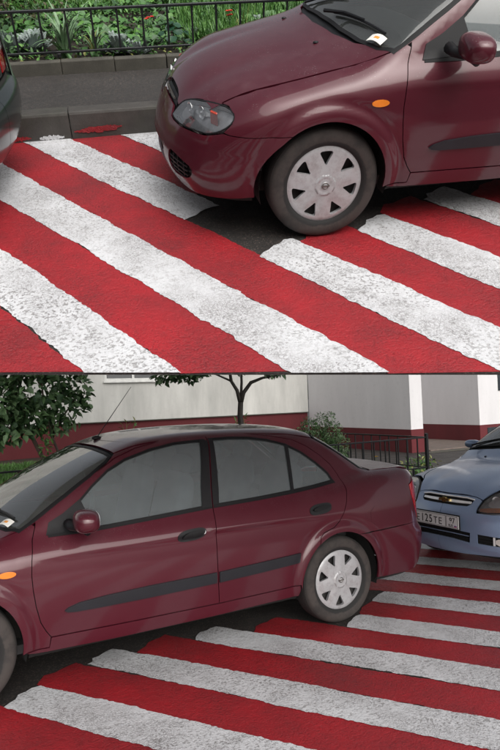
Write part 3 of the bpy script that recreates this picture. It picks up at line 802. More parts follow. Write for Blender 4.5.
    tw = [(-1.637, 1.370), (-1.80, 1.372), (-1.955, 1.362), (-2.10, 1.338), (-2.242, 1.297), (-2.36, 1.235), (-2.47, 1.150), (-2.555, 1.065), (-2.575, 1.010), (-2.40, .992), (-2.191, .977), (-1.90, .962), (-1.555, .950), (-1.580, 1.08)]
    rframe = [(-1.637, 1.397), (-1.908, 1.391), (-2.12, 1.366), (-2.316, 1.325), (-2.43, 1.270), (-2.53, 1.195), (-2.60, 1.125), (-2.640, 1.050), (-2.652, .990)]
    rback = [(-2.645, .94), (-2.615, .86), (-2.575, .79), (-2.53, .735), (-2.47, .700), (-2.41, .683)]
    raF = arch(WB_ + .0, .342, 0, 62, 173, 6)
    rarch = arch(WB_, .342, 0, 68, -7, 12)
    rdoor = [(-1.628, 1.397)] + rframe[0:] + rback + [(-2.375, .672), (-2.345, .645)] + arch(WB_, .345, 0, 55, -2, 12) + [(-2.175, .338), (-1.545, .331)] + split[::-1][1:]
    for nm, out, win in (('front_door', fdoor, fwin), ('rear_door', rdoor, tw)):
        for mm in (False, True):
            d = patch(nm, SM, out, paint, root, holes=[win], gap=.0025, mirror=mm, step=.035 if nm == 'front_door' else .016)
            patch('window_seal', SM, ext(win, .004), M['seal'], d, holes=[inset(win, .009)], off=.0015, flange=.02, mirror=mm, step=.03)
            patch('window_glass', SM, win, M['glass'], d, gap=.006, off=-.006, flange=0, mirror=mm, step=.05)
            patch('waist_strip', SM, [(-.487, .888), (-.75, .890), (-1.10, .909), (-1.538, .934), (-1.537, .955), (-1.10, .930), (-.75, .910), (-.49, .912)] if nm == 'front_door' else
                  [(-1.546, .934), (-1.90, .946), (-2.191, .960), (-2.40, .976), (-2.585, .996), (-2.58, 1.016), (-2.40, .998), (-2.191, .981), (-1.90, .966), (-1.550, .955)], M['seal'], d, off=.003, flange=.01, mirror=mm, step=.03)
            if nm == 'front_door':
                patch('mirror_base', SM, [(-.478, .898), (-.50, .965), (-.585, 1.005), (-.695, 1.075), (-.755, .915)], M['plastic'], d, off=.005, flange=.01, mirror=mm)
                patch('pillar_trim', SM, [(-1.465, .945), (-1.492, 1.08), (-1.53, 1.22), (-1.562, 1.362), (-1.622, 1.362), (-1.585, 1.20), (-1.552, 1.05), (-1.537, .945)], M['plastic'], d, off=.0035, flange=.01, mirror=mm)
                patch('moulding', SM, [(-.555, .480), (-.575, .494), (-.64, .512), (-.80, .524), (-1.068, .533), (-1.520, .537), (-1.521, .470), (-1.068, .462), (-.75, .462), (-.62, .464), (-.57, .470)], M['mould'], d, off=.012, flange=.014, mirror=mm, step=.025)
                hx, hz = -1.36, .795
            else:
                patch('pillar_trim', SM, [(-1.548, .958), (-1.563, 1.05), (-1.598, 1.20), (-1.634, 1.368), (-1.665, 1.372), (-1.640, 1.20), (-1.612, 1.05), (-1.590, .958)], M['plastic'], d, off=.0035, flange=.01, mirror=mm)
                patch('quarter_bar', SM, [(-2.236, 1.290), (-2.178, .980), (-2.202, .980), (-2.262, 1.285)], M['plastic'], d, off=.0035, flange=.01, mirror=mm)
                patch('moulding', SM, [(-1.540, .537), (-1.85, .549), (-2.172, .563), (-2.168, .498), (-1.85, .482), (-1.541, .470)], M['mould'], d, off=.012, flange=.014, mirror=mm, step=.025)
                hx, hz = -2.375, .838
            oval = [(hx + .098*math.cos(t), hz + .034*math.sin(t) - .0 * math.cos(t)) for t in np.linspace(0, 2*np.pi, 28, endpoint=False)]
            oval = [(hx + np.sign(math.cos(t)) * .098 * abs(math.cos(t)) ** .7, hz + np.sign(math.sin(t)) * .036 * abs(math.sin(t)) ** .8 - .10 * .098 * math.cos(t)) for t in np.linspace(0, 2*np.pi, 30, endpoint=False)]
            hd = patch('door_handle', SM, oval, M['plastic'], d, off=.004, flange=.006, mirror=mm, step=.02)
            grip = [(hx - .005 + .078 * math.cos(t), hz + .004 + .015 * math.sin(t) - .0085 * math.cos(t)) for t in np.linspace(0, 2*np.pi, 20, endpoint=False)]
            patch('handle_grip', SM, grip, M['seal'], hd, off=.022, flange=.012, mirror=mm, step=.02)
            if nm == 'front_door':
                lk = [(hx - .082 + .009 * math.cos(t), hz + .008 + .009 * math.sin(t)) for t in np.linspace(0, 2*np.pi, 12, endpoint=False)]
                patch('lock_cylinder', SM, lk, M['chrome'], hd, off=.010, flange=.004, mirror=mm, step=.01)
    # ---- body side: front pillar, roof rail, rear quarter
    pil = [(-.345, .728), (-.338, .742)] + ws_side
    pil_sz = to_sz(ws_side)
    rail = to_sz([(-.968, .538), (-1.10, .538), (-1.3, .534), (-1.5, .533), (-1.9, .533), (-2.3, .533), (-2.52, .548), (-2.70, .603), (-2.88, .643), (-2.972, .653)])
    deck = to_sz([(-3.08, .655), (-3.25, .650), (-3.40, .640), (-3.47, .635)])
    tl_top = [(-3.435, .955), (-3.39, .935)]
    quarter = [(-.41, .972)] + pil_sz + rail + deck + [(-3.40, .958), (-3.25, .946), (-3.195, .920), (-3.187, .84), (-3.202, .74), (-3.232, .655), (-3.235, .632), (-3.02, .628), (-2.80, .622)] + arch(WB_, .342, 0, 116, 55, 16) + [(-2.345, .645), (-2.375, .672)] + rback[::-1] + rframe[::-1][:-1] + frame_top[::-1] + [(-.44, .988)]
    both('rear_quarter', quarter, paint, gap=.002, step=.016)
    sill = [(-.484, .339), (-.975, .331), (-1.545, .327), (-2.172, .334), (-2.178, .30), (-2.165, .262), (-1.5, .250), (-.9, .250), (-.40, .262), (-.35, .278), (-.474, .281)]
    both('sill', sill, paint, gap=.001)
    # ---- tail
    TLp = [(-3.235, .652), (-3.202, .74), (-3.187, .84), (-3.195, .918), (-3.25, .943), (-3.40, .955), (-3.60, .95), (-3.60, .665), (-3.40, .655)]
    for mm in (False, True):
        t_ = patch('tail_lamp', SM, TLp, M['redlens'], root, gap=.003, off=.001, flange=.02, mirror=mm)
        patch('indicator_lens', SM, [(-3.30, .78), (-3.32, .85), (-3.40, .87), (-3.55, .86), (-3.55, .78), (-3.4, .77)], M['clearlens'], t_, off=.003, flange=.006, mirror=mm)
    rb_cen = lambda m: m[0] < smin_ + 1e-3
    TM2 = TM
    trunk_top = [(-3.085, 0), (-3.07, .40), (-2.995, .652), (-3.08, .650), (-3.25, .645), (-3.40, .635), (-3.475, .62), (-3.50, .45), (-3.515, 0)]
    tl = patch('boot_lid', TM, full(trunk_top), paint, root, gap=.002)
    patch('boot_lid_rear', SM, [(smin_, 1.035), (-3.80, 1.03), (-3.62, 1.0), (-3.60, .94), (-3.61, .80), (-3.62, .66), (smin_, .66)], paint, tl, gap=.002, both=True, nofl=rb_cen)
    patch('rear_bumper', SM, arch(WB_, .342, 0, 116, 187, 16) + [(-2.95, .262), (-3.4, .255), (smin_, .25), (smin_, .650), (-3.5, .648), (-3.3, .640), (-3.02, .624), (-2.80, .618)], paint, root, gap=.002, both=True, nofl=rb_cen, step=.022)
    patch('fuel_flap', SM, chaikin([(-2.82, .665), (-2.82, .80), (-2.98, .80), (-2.98, .665)], 1), paint, root, off=.0015, flange=.006)
    # ---- small things
    rep = [( -.252 + .046 * math.cos(t), .727 + .017 * math.sin(t)) for t in np.linspace(0, 2*np.pi, 24, endpoint=False)]
    for mm in (False, True):
        a_ = patch('side_repeater', SM, rep, M['amber'], root, off=.006, flange=.007, mirror=mm, step=.015)
        mirror_part(root, S, (-.60, .80, .955), (-.66, .955, .985), paint, -1 if mm else 1)
    c = S.top_pt(np.array([-1.02]), np.array([0.]))[0]
    ar = MB().ell((c[0], c[1], c[2] + .008), (.035, .018, .016), 10).build('roof_aerial', M['plastic'], root, True)
    MB().tube([(c[0], c[1], c[2] + .01), (c[0] - .27, c[1], c[2] + .37)], [.0035, .0018], 6).build('aerial_rod', M['plastic'], ar)
    # underside, wheels, cabin
    inner_shell(root, S, (0, WB_), .90, skip=[HL]); underbody(root, -3.4, .66, (0, WB_))
    MB().tube([(-3.2, -.42, .24), (-3.55, -.42, .235)], .024, 12).build('exhaust_pipe', M['exhaust'], root, True)
    for x in (0, WB_):
        for sg in (1, -1): make_wheel(root, x, .730 * sg, sg, 90 if x == 0 else 67)
    interior(root)
    return root, S

def make_compact(label):
    """light blue car, nose towards the red one"""
    S = CompactShape(); paint = M['blue']
    root = empty('parked_car'); tag(root, label, 'car')
    SM, TM = side_map(S), top_map(S)
    smax_ = S.xa + S.RF * math.pi / 2; smin_ = S.xb - S.RF * math.pi / 2
    cen = lambda m: m[0] > smax_ - 1e-3
    rcen = lambda m: m[0] < smin_ + 1e-3
    def to_sz(xy):
        xy = np.array(xy); P = S.top_pt(xy[:, 0], xy[:, 1]); return list(zip(S.to_s(P[:, 0], P[:, 1]), P[:, 2]))
    def to_xy(sz):
        sz = np.array(sz); P = S.side_pt(sz[:, 0], sz[:, 1]); return [(p[0], p[1]) for p in P]
    def both(name, outline, mat, **kw):
        o = patch(name, SM, outline, mat, root, **kw); patch(name, SM, outline, mat, root, mirror=True, **kw); return o
    ar = .335; zc = .31; WBc = -2.48
    HL = [(.752, .604), (.735, .640), (.700, .690), (.655, .730), (.59, .765), (.50, .790), (.40, .800), (.33, .790), (.33, .74), (.40, .675), (.52, .622), (.64, .602)]
    HLs = chaikin(HL, 1)
    gl = [(smax_, .705), (1.0, .706), (.85, .704), (.775, .694), (.80, .660), (.835, .642), (.95, .640), (smax_, .640)]
    low = [(smax_, .440), (.95, .440), (.80, .430), (.805, .350), (.95, .365), (smax_, .368)]
    fogb = [(.745, .425), (.60, .415), (.54, .400), (.54, .345), (.60, .345), (.745, .352)]
    seamb = [(.30, .60), (.36, .635), (.40, .668)]
    top = [(.30, .612), (.335, .66), (.33, .735), (.395, .668), (.52, .615), (.64, .595), (.756, .597), (.745, .64), (.708, .695), (.72, .705), (.757, .715), (.85, .722), (1.0, .722), (smax_, .720)]
    aF = [(0.0 + ar*math.cos(math.radians(t)), zc + ar*math.sin(math.radians(t))) for t in np.linspace(62, -8, 14)]
    bot = [(smax_, .235), (1.0, .235), (.85, .240), (.70, .252), (.50, .262), (.40, .268)]
    bump = patch('front_bumper', SM, [aF[0]] + [(.25, .60)] + top[0:1] + [(.33, .62), (.395, .66), (.52, .612)] + top[5:] + bot + aF[::-1][:-1], paint, root, holes=[gl, low, fogb], gap=.002, both=True, nofl=cen, step=.03)
    g = patch('radiator_grille', SM, ext(gl, .004), M['plastic'], root, off=-.03, both=True, flange=0)
    patch('grille_bar', SM, [(smax_, .682), (.95, .682), (.80, .680), (.805, .664), (.95, .662), (smax_, .662)], M['chrome'], g, off=-.004, both=True, flange=.012, nofl=cen)
    patch('grille_surround', SM, [(smax_, .712), (1.0, .712), (.85, .711), (.768, .699), (.77, .690), (.85, .702), (1.0, .703), (smax_, .702)], M['chrome'], g, off=.001, both=True, flange=.008, nofl=cen)
    c = S.side_pt(np.array([smax_]), np.array([.672]))[0]
    w1, h1, w2, h2 = .018, .021, .062, .0105
    bow = [(-w2, -h2), (-w1 - .004, -h2), (-w1, -h1), (w1, -h1), (w1, -h2), (w2 - .006, -h2), (w2, h2), (w1 + .004, h2), (w1, h1), (-w1, h1), (-w1, h2), (-w2 + .006, h2)]
    V = [(c[0] + .012, y, c[2] + z) for y, z in bow] + [(c[0] - .01, y, c[2] + z) for y, z in bow]; n = len(bow)
    mesh('bonnet_emblem', V, [tuple(range(n))] + [tuple(range(n, 2*n))[::-1]] + [(i, i + n, (i+1) % n + n, (i+1) % n) for i in range(n)], M['gold'], g)
    lg = patch('lower_grille', SM, ext(low, .004), M['void'], root, off=-.03, both=True, flange=0)
    for z in (.385, .405, .423):
        patch('grille_bar', SM, [(smax_, z), (.95, z), (.812, z - .008), (.812, z - .001), (.95, z + .008), (smax_, z + .008)], paint if z > .39 and z < .41 else M['plastic'], lg, off=-.006, both=True, flange=.012, nofl=cen)
    for mm in (False, True):
        fb = patch('fog_lamp_recess', SM, ext(fogb, .004), M['void'], root, off=-.03, mirror=mm, flange=0)
        for z in (.372, .394): patch('grille_bar', SM, [(.74, z), (.645, z - .004), (.645, z + .003), (.74, z + .007)], M['plastic'], fb, off=-.004, mirror=mm, flange=.01)
        patch('fog_lamp', SM, chaikin([(.632, .408), (.548, .396), (.548, .350), (.632, .350)], 1), M['clearlens'], fb, off=-.004, mirror=mm, flange=.02)
        patch('fog_lamp_rim', SM, [(.645, .415), (.635, .414), (.635, .348), (.645, .348)], M['chrome'], fb, off=-.002, mirror=mm, flange=.015)
    # plate
    px = S.side_pt(np.array([smax_]), np.array([.45]))[0][0] + .022; pz = .508
    b = MB(); b.box((px - .012, -.268, pz - .066), (px, .268, pz + .066), .004)
    pf = b.build('number_plate_frame', M['plastic'], root)
    b = MB(); b.box((px - .004, -.258, pz - .054), (px + .004, .258, pz + .056), .002); pl = b.build('number_plate', M['plate_white'], pf)
    b = MB()
    for y0, y1 in ((-.252, .115), (.121, .252)):
        z0, z1 = pz - .048, pz + .050; t = .003
        for a, e_ in (((y0, z0), (y1, z0 + t)), ((y0, z1 - t), (y1, z1)), ((y0, z0), (y0 + t, z1)), ((y1 - t, z0), (y1, z1))): b.box((px + .003, a[0], a[1]), (px + .0052, e_[0], e_[1]))
    b.build('plate_border', M['ink'], pf)
    def text(s, y, z, size, sx=1.0, name='plate_character'):
        cu = bpy.data.curves.new(name, 'FONT'); cu.body = s; cu.size = size; cu.extrude = .0006; cu.offset = size * .010; cu.materials.append(M['ink']); cu.align_x = 'CENTER'
        tmp = bpy.data.objects.new(name, cu); me = bpy.data.meshes.new_from_object(tmp); bpy.data.objects.remove(tmp)
        o = bpy.data.objects.new(name, me); link(o, pf); o.location = (px + .0045, y, z); o.rotation_euler = (math.pi/2, 0, math.pi/2); o.scale = (sx, 1, 1); return o
    # seen from the front the car's left (+y) is on the viewer's right
    for ch, y, big in (('Е', -.216, 0), ('1', -.160, 1), ('2', -.112, 1), ('5', -.062, 1), ('Т', -.004, 0), ('Е', .052, 0)):
        text(ch, y, pz - .034, .098 if big else .078, .86 if big else .95)
    text('97', .187, pz - .010, .068, .95); text('RUS', .170, pz - .040, .030, .95)
    for k, m_ in enumerate(('flag_w', 'flag_b', 'flag_r')):
        MB().box((px + .003, .208, pz - .028 - k * .006), (px + .0054, .238, pz - .022 - k * .006)).build('flag_stripe', M[m_], pf)
    # headlights
    for mm in (False, True):
        h = patch('headlight', SM, HLs, M['lampback'], root, gap=.005, off=-.045, flange=0, step=.025, mirror=mm)
        patch('lens', SM, HLs, M['lampglass'], h, gap=.005, off=-.001, flange=.004, step=.025, mirror=mm)
        patch('lamp_rim', SM, HLs, M['seal'], h, holes=[inset(HLs, .006)], off=0, flange=.006, step=.02, mirror=mm)
        patch('housing_wall', SM, HLs, M['lampback'], h, gap=.001, holes=[inset(HLs, .005)], off=-.004, flange=.042, step=.02, mirror=mm)
        patch('indicator_reflector', SM, [(.735, .612), (.73, .640), (.66, .652), (.52, .664), (.45, .680), (.50, .640), (.60, .614)], M['amber'], h, off=-.020, flange=.01, step=.025, mirror=mm)
        patch('lamp_glint', SM, chaikin([(.68, .660), (.66, .715), (.52, .775), (.42, .780), (.42, .700), (.55, .665)], 1), M['bright'], h, off=-.036, flange=.008, step=.02, mirror=mm)  # painted glint that brightens the lamp interior
        for ss, zz, rr in ((.605, .700, .038), (.49, .735, .042)):
            c = S.side_pt(np.array([ss]), np.array([zz])); nn = S.normal(c)[0]; c = c[0]; sg = -1 if mm else 1
            b = MB(); b.lathe([(rr, -.010), (rr * .9, -.022), (rr * .6, -.034), (rr * .25, -.040), (.0, -.040)], 24, 'y')
            d = Vector((nn[0], nn[1], 0)).normalized(); Rm = Matrix((Vector((d.y, -d.x, 0)), d, Vector((0, 0, 1)))).transposed()
            V = [(Rm @ Vector(v)) + Vector(c) for v in b.V]; V = [(v[0], v[1] * sg, v[2]) for v in V]
            mesh('main_reflector', V, b.F if sg > 0 else [f[::-1] for f in b.F], M['chrome'], h, True)
    # bonnet and wings
    seam = [(.49, .455), (.40, .53), (.28, .585), (.12, .620), (-.10, .650), (-.30, .680), (-.42, .700)]
    fr = to_xy([(.752, .716), (.85, .727), (1.0, .727), (smax_ - 1e-4, .726)]); hlx = to_xy([(.706, .700), (.655, .737), (.59, .772)])
    bon = [(fr[-1][0], 0)] + fr[::-1][1:] + hlx + seam + [(-.40, .64), (-.36, .5), (-.33, .3), (-.32, 0)]
    patch('bonnet', TM, full(bon), paint, root, gap=.0025)
    for yy in (.30, -.30):
        c = S.top_pt(np.array([-.22]), np.array([yy]))[0]; MB().ell((c[0], c[1], c[2] + .003), (.016, .012, .007), 8).build('washer_nozzle', M['plastic'], root, True)
    cowl = [(-.29, 0), (-.31, .35), (-.36, .55), (-.43, .705), (-.50, .715), (-.47, .55), (-.42, 0)]
    patch('scuttle_panel', top_map(S, lambda P: S.U(P) + .014), full(cowl), M['plastic'], root, flange=0)
    arc = lambda cx, a0, a1, n=18: [(cx + ar*math.cos(math.radians(t)), zc + ar*math.sin(math.radians(t))) for t in np.linspace(a0, a1, n)]
    df = [(-.47, .965), (-.45, .88), (-.44, .75), (-.445, .60), (-.46, .45), (-.49, .34)]
    wing = to_sz(seam) + df + [(-.485, .27), (-.355, .27)] + arc(0, 187, 62, 22) + [(.25, .605), (.325, .625), (.33, .66), (.322, .735), (.326, .80), (.40, .808), (.50, .797)]
    both('front_wing', wing, paint, gap=.002)
    wside = [(-.43, .735), (-.58, .705), (-.78, .655), (-.95, .60), (-1.03, .555)]
    ws = [(-.36, 0), (-.375, .35), (-.41, .55), (-.425, .69)] + wside + [(-1.01, .3), (-1.0, 0)]
    ws = [(a - .0, b_) for a, b_ in ws]
    fw = np.array(full(ws))
    patch('windscreen', TM, fw, M['wsglass'], root, gap=.02, off=-.003, flange=0)
    patch('windscreen_seal', TM, fw, M['seal'], root, holes=[inset(fw, .024)], gap=.002, off=.001, flange=.01)
    wiper(root, (-.42, -.58), (-.47, -.05), S); wiper(root, (-.42, .02), (-.50, .56), S)
    roof = [(-1.02, 0), (-1.035, .35), (-1.06, .54), (-1.5, .54), (-2.3, .54), (-2.50, .55), (-2.52, 0)]
    patch('roof', TM, full(roof), paint, root, gap=.002)
    rw = [(-2.535, 0), (-2.515, .55), (-2.70, .60), (-2.97, .65), (-3.06, 0)]
    patch('rear_window', TM, full(rw), M['glass'], root, gap=.01, off=-.002, flange=0)
    ft = [(-.56, 1.04), (-.85, 1.22), (-1.05, 1.33), (-1.25, 1.40), (-1.50, 1.425), (-1.66, 1.425)]
    sp = [(-1.62, 1.1), (-1.58, .95), (-1.57, .6), (-1.58, .33)]
    both('front_door', df + [(-1.58, .33)] + sp[::-1][1:] + ft[::-1] + [(-.50, .99)], paint, gap=.0025, holes=[[(-.56, .93), (-.70, 1.04), (-.95, 1.22), (-1.12, 1.31), (-1.30, 1.365), (-1.61, 1.38), (-1.56, 1.1), (-1.54, .96)]])
    both('window_glass', [(-.56, .93), (-.70, 1.04), (-.95, 1.22), (-1.12, 1.31), (-1.30, 1.365), (-1.61, 1.38), (-1.56, 1.1), (-1.54, .96)], M['glass'], off=-.006, flange=0)
    rt = [(-1.66, 1.425), (-2.0, 1.415), (-2.3, 1.37), (-2.50, 1.27), (-2.60, 1.12), (-2.62, 1.0)]
    rw_ = [(-1.68, 1.38), (-2.0, 1.37), (-2.28, 1.32), (-2.46, 1.22), (-2.54, 1.08), (-2.54, .99), (-1.60, .97), (-1.63, 1.1)]
    both('rear_door', rt + [(-2.60, .85), (-2.45, .70), (-2.35, .63)] + arc(WBc, 62, -3, 12) + [(-1.58, .33)] + sp[::-1][1:], paint, gap=.0025, holes=[rw_])
    both('window_glass', rw_, M['glass'], off=-.006, flange=0)
    q = [(-.46, .985)] + to_sz(wside) + to_sz([(-1.06, .545), (-1.5, .545), (-2.3, .545), (-2.51, .555), (-2.70, .605), (-2.97, .655)]) + [(-3.2, 1.0), (smin_, 1.0), (smin_, .62), (-3.02, .62)] + arc(WBc, 116, 62, 12) + [(-2.355, .635), (-2.455, .705), (-2.605, .855), (-2.625, 1.0)] + rt[::-1][1:-1] + ft[::-1] + [(-.50, 1.0)]
    both('rear_quarter', q, paint, gap=.002)
    patch('rear_bumper', SM, arc(WBc, 116, 187, 12) + [(-2.95, .26), (smin_, .26), (smin_, .615), (-3.02, .615)], paint, root, gap=.002, both=True, nofl=rcen)
    patch('boot_lid', TM, full([(-3.07, 0), (-2.99, .65), (-3.3, .64), (-3.42, .60), (-3.45, 0)]), paint, root)
    both('sill', [(-.49, .335), (-2.15, .328), (-2.15, .25), (-.40, .25), (-.36, .265), (-.485, .268)], paint, gap=.001)
    for mm in (-1, 1): mirror_part(root, S, (-.66, .78, .97), (-.72, .89, 1.04), paint, mm, .72)
    inner_shell(root, S, (0, WBc), .90, skip=[HL]); underbody(root, -3.3, .62, (0, WBc))
    for x in (0, WBc):
        for sg in (1, -1): make_wheel(root, x, .715 * sg, sg, 80, R=.30)
    interior(root, xd=-.62)
    return root

# ================================================================ vegetation helpers
def unit(a): return a / (np.linalg.norm(a, axis=-1, keepdims=True) + 1e-9)
def leaves(name, P, D, U, L, Wd, mat, parent=None, curl=.15, fold=.25):
    """many folded leaf blades in one mesh: base point, direction, face normal, length, width"""
    P = np.asarray(P, float); D = unit(np.asarray(D, float)); U = np.asarray(U, float)
    S = unit(np.cross(D, U)); U = unit(np.cross(S, D)); n = len(P)
    L = np.broadcast_to(L, (n,))[:, None]; Wd = np.broadcast_to(Wd, (n,))[:, None]
    a = P; tip = P + D * L - U * L * curl * 1.4
    m1 = P + D * L * .33 - U * L * curl * .15; m2 = P + D * L * .68 - U * L * curl * .6
    l1 = m1 + S * Wd * .5 + U * Wd * fold; r1 = m1 - S * Wd * .5 + U * Wd * fold
    l2 = m2 + S * Wd * .38 + U * Wd * fold * .8; r2 = m2 - S * Wd * .38 + U * Wd * fold * .8
    V = np.stack([a, m1, m2, tip, l1, r1, l2, r2], 1).reshape(-1, 3)
    F = np.array([(0, 4, 1), (0, 1, 5), (1, 4, 6, 2), (1, 2, 7, 5), (2, 6, 3), (2, 3, 7)], dtype=object)
    o = np.arange(n) * 8; FF = []
    T = np.array([(0, 4, 1), (0, 1, 5), (1, 4, 6), (1, 6, 2), (1, 2, 7), (1, 7, 5), (2, 6, 3), (2, 3, 7)])
    FF = (T[None] + o[:, None, None]).reshape(-1, 3)
    me = bpy.data.meshes.new(name); me.vertices.add(len(V)); me.vertices.foreach_set('co', V.astype(np.float32).ravel())
    me.loops.add(FF.size); me.loops.foreach_set('vertex_index', FF.astype(np.int32).ravel())
    me.polygons.add(len(FF)); me.polygons.foreach_set('loop_start', np.arange(0, FF.size, 3, dtype=np.int32))
    mats = mat if isinstance(mat, (list, tuple)) else [mat]
    for m in mats: me.materials.append(m)
    if len(mats) > 1: me.polygons.foreach_set('material_index', np.repeat(RNG.integers(0, len(mats), n), 8).astype(np.int32))
    me.update(calc_edges=True)
    ob = bpy.data.objects.new(name, me); link(ob, parent); return ob
def blob_leaves(name, centers, radii, n, L, Wd, mat, parent=None, flat=.6):
    """leaves spread through several overlapping clumps"""
    centers = np.array(centers, float); radii = np.array(radii, float)
    w = radii[:, 0] * radii[:, 1]; k = RNG.choice(len(centers), n, p=w / w.sum())
    d = unit(RNG.normal(size=(n, 3))); rr = RNG.uniform(.55, 1.05, n)[:, None]
    P = centers[k] + d * rr * radii[k]
    D = unit(d + RNG.normal(size=(n, 3)) * .7 + np.array([0, 0, -.25])); U = unit(RNG.normal(size=(n, 3)) * .6 + np.array([0, 0, 1]) + d * .5)
    return leaves(name, P, D, U, L * RNG.uniform(.6, 1.2, n), Wd * RNG.uniform(.7, 1.2, n), mat, parent)
def round_leaf_mesh(r, n=9, dip=.12):
    V = [(0, 0, -dip * r)]; 
    for k in range(n):
        a = 2*math.pi*k/n; q = r * (.86 + .14 * math.cos(a)) * (1 if k % 2 else .94)
        V.append((q*math.cos(a), q*math.sin(a), .08 * r * math.cos(2*a)))
    return V, [(0, k + 1, (k + 1) % n + 1) for k in range(n)]
def many_round(name, P, Nn, R, mat, parent=None):
    V = []; F = []
    v0, f0 = round_leaf_mesh(1.)
    v0 = np.array(v0)
    for p, nn, r in zip(P, Nn, R):
        z = Vector(nn).normalized(); q = z.to_track_quat('Z', 'Y').to_matrix() @ Matrix.Rotation(random.uniform(0, 6.28), 3, 'Z')
        o = len(V); V += [tuple(np.array(q @ Vector(v * r)) + p) for v in v0]; F += [tuple(i + o for i in f) for f in f0]
    me = mesh(name, V, F, None, parent, True)
    mats = mat if isinstance(mat, (list, tuple)) else [mat]
    for m in mats: me.data.materials.append(m)
    me.data.polygons.foreach_set('material_index', np.repeat(RNG.integers(0, len(mats), len(P)), len(f0)).astype(np.int32))
    return me
def strap_leaf(base, ang, h, reach, w, n=7, droop=.6):
    """one arching blade as V-folded strip"""
    V = []; F = []; d = np.array([math.cos(ang), math.sin(ang), 0]); s = np.array([-math.sin(ang), math.cos(ang), 0])
    for i in range(n + 1):
        t = i / n; p = np.array(base) + d * reach * t ** 1.3 + np.array([0, 0, h * (t * 1.6 - droop * 1.5 * t * t)])
        ww = w * (1 - t ** 2.2) * (.6 + .8 * min(t * 3, 1) * .5) + .0005
        V += [p + s * ww / 2 + (0, 0, ww * .2), p, p - s * ww / 2 + (0, 0, ww * .2)]
    for i in range(n):
        a = i * 3; F += [(a, a+1, a+4, a+3), (a+1, a+2, a+5, a+4)]
    return V, F
def strap_plant(x, y, z, n, h, reach, w, label, mats, group=None, name='strap_leaved_plant'):
    r = empty(name, (x, y, z)); tag(r, label, 'plant', group)
    for k in range(n):
        a = random.uniform(0, 6.28); V, F = strap_leaf((random.uniform(-.03, .03), random.uniform(-.03, .03), 0), a, h * random.uniform(.6, 1.1), reach * random.uniform(.3, 1.1), w * random.uniform(.7, 1.2), droop=random.uniform(.45, .8))
        mesh('leaf', V, F, random.choice(mats), r, True)
    return r
def silver_plant(x, y, z, rad, h, label, group):
    r = empty('silver_leaved_plant', (x, y, z)); tag(r, label, 'plant', group)
    P, D, U, L = [], [], [], []
    stems = MB()
    for k in range(int(26 * rad / .12)):
        a = random.uniform(0, 6.28); e = random.uniform(.25, 1.4); ln = random.uniform(.6, 1) * h
        d = np.array([math.cos(a) * math.cos(e) * rad / h * 1.3, math.sin(a) * math.cos(e) * rad / h * 1.3, math.sin(e)]); d = unit(d)
        tip = d * ln; stems.tube([(0, 0, 0), tuple(tip * .6), tuple(tip)], [.004, .003, .002], 5, False)
        for j in range(9):                                   # lobed leaf: opposite fingers along the rib
            t = .35 + .65 * j / 8; s = unit(np.cross(d, (0, 0, 1)) + 1e-3)
            for sg in (-1, 1):
                P.append(d * ln * t); D.append(unit(d * .6 + s * sg + np.array([0, 0, .15]))); U.append(np.cross(s, d)); L.append(.052 * (1.2 - .5 * t) * (rad / .12) ** .5)
    leaves('foliage', P, D, np.array(U) * 1.0 + np.array([0, 0, .4]), np.array(L), np.array(L) * .42, M['leaf_silver'], r, .1, .1)
    stems.build('stem', M['leaf_silver'], r, True)
    return r
def flower_plant(x, y, z, h, nf, label, mat_f, group):
    r = empty('flowering_plant', (x, y, z)); tag(r, label, 'flower', group)
    st = MB()
    for k in range(nf):
        a = random.uniform(0, 6.28); q = random.uniform(0, .05); top = (q*math.cos(a), q*math.sin(a), h * random.uniform(.8, 1.05))
        st.tube([(0, 0, 0), (top[0]*.3, top[1]*.3, top[2]*.6), top], [.003, .0025, .002], 5, False)
        n = 11; an = np.array([2*math.pi*i/n for i in range(n)])
        D = np.stack([np.cos(an), np.sin(an), .35 + .3 * (np.arange(n) % 2)], 1)
        leaves('flower_head', np.tile(top, (n, 1)), D, np.tile((0, 0, 1.), (n, 1)), .026, .020, mat_f, r, .05, .1)
    st.build('stem', M['leaf_dark'], r, True)
    an = RNG.uniform(0, 6.28, 22)
    leaves('foliage', np.stack([np.cos(an)*.01, np.sin(an)*.01, RNG.uniform(0, .06, 22)], 1), np.stack([np.cos(an), np.sin(an), RNG.uniform(.2, 1.2, 22)], 1), np.tile((0, 0, 1.), (22, 1)), .11, .03, M['leaf_mid'], r)
    return r
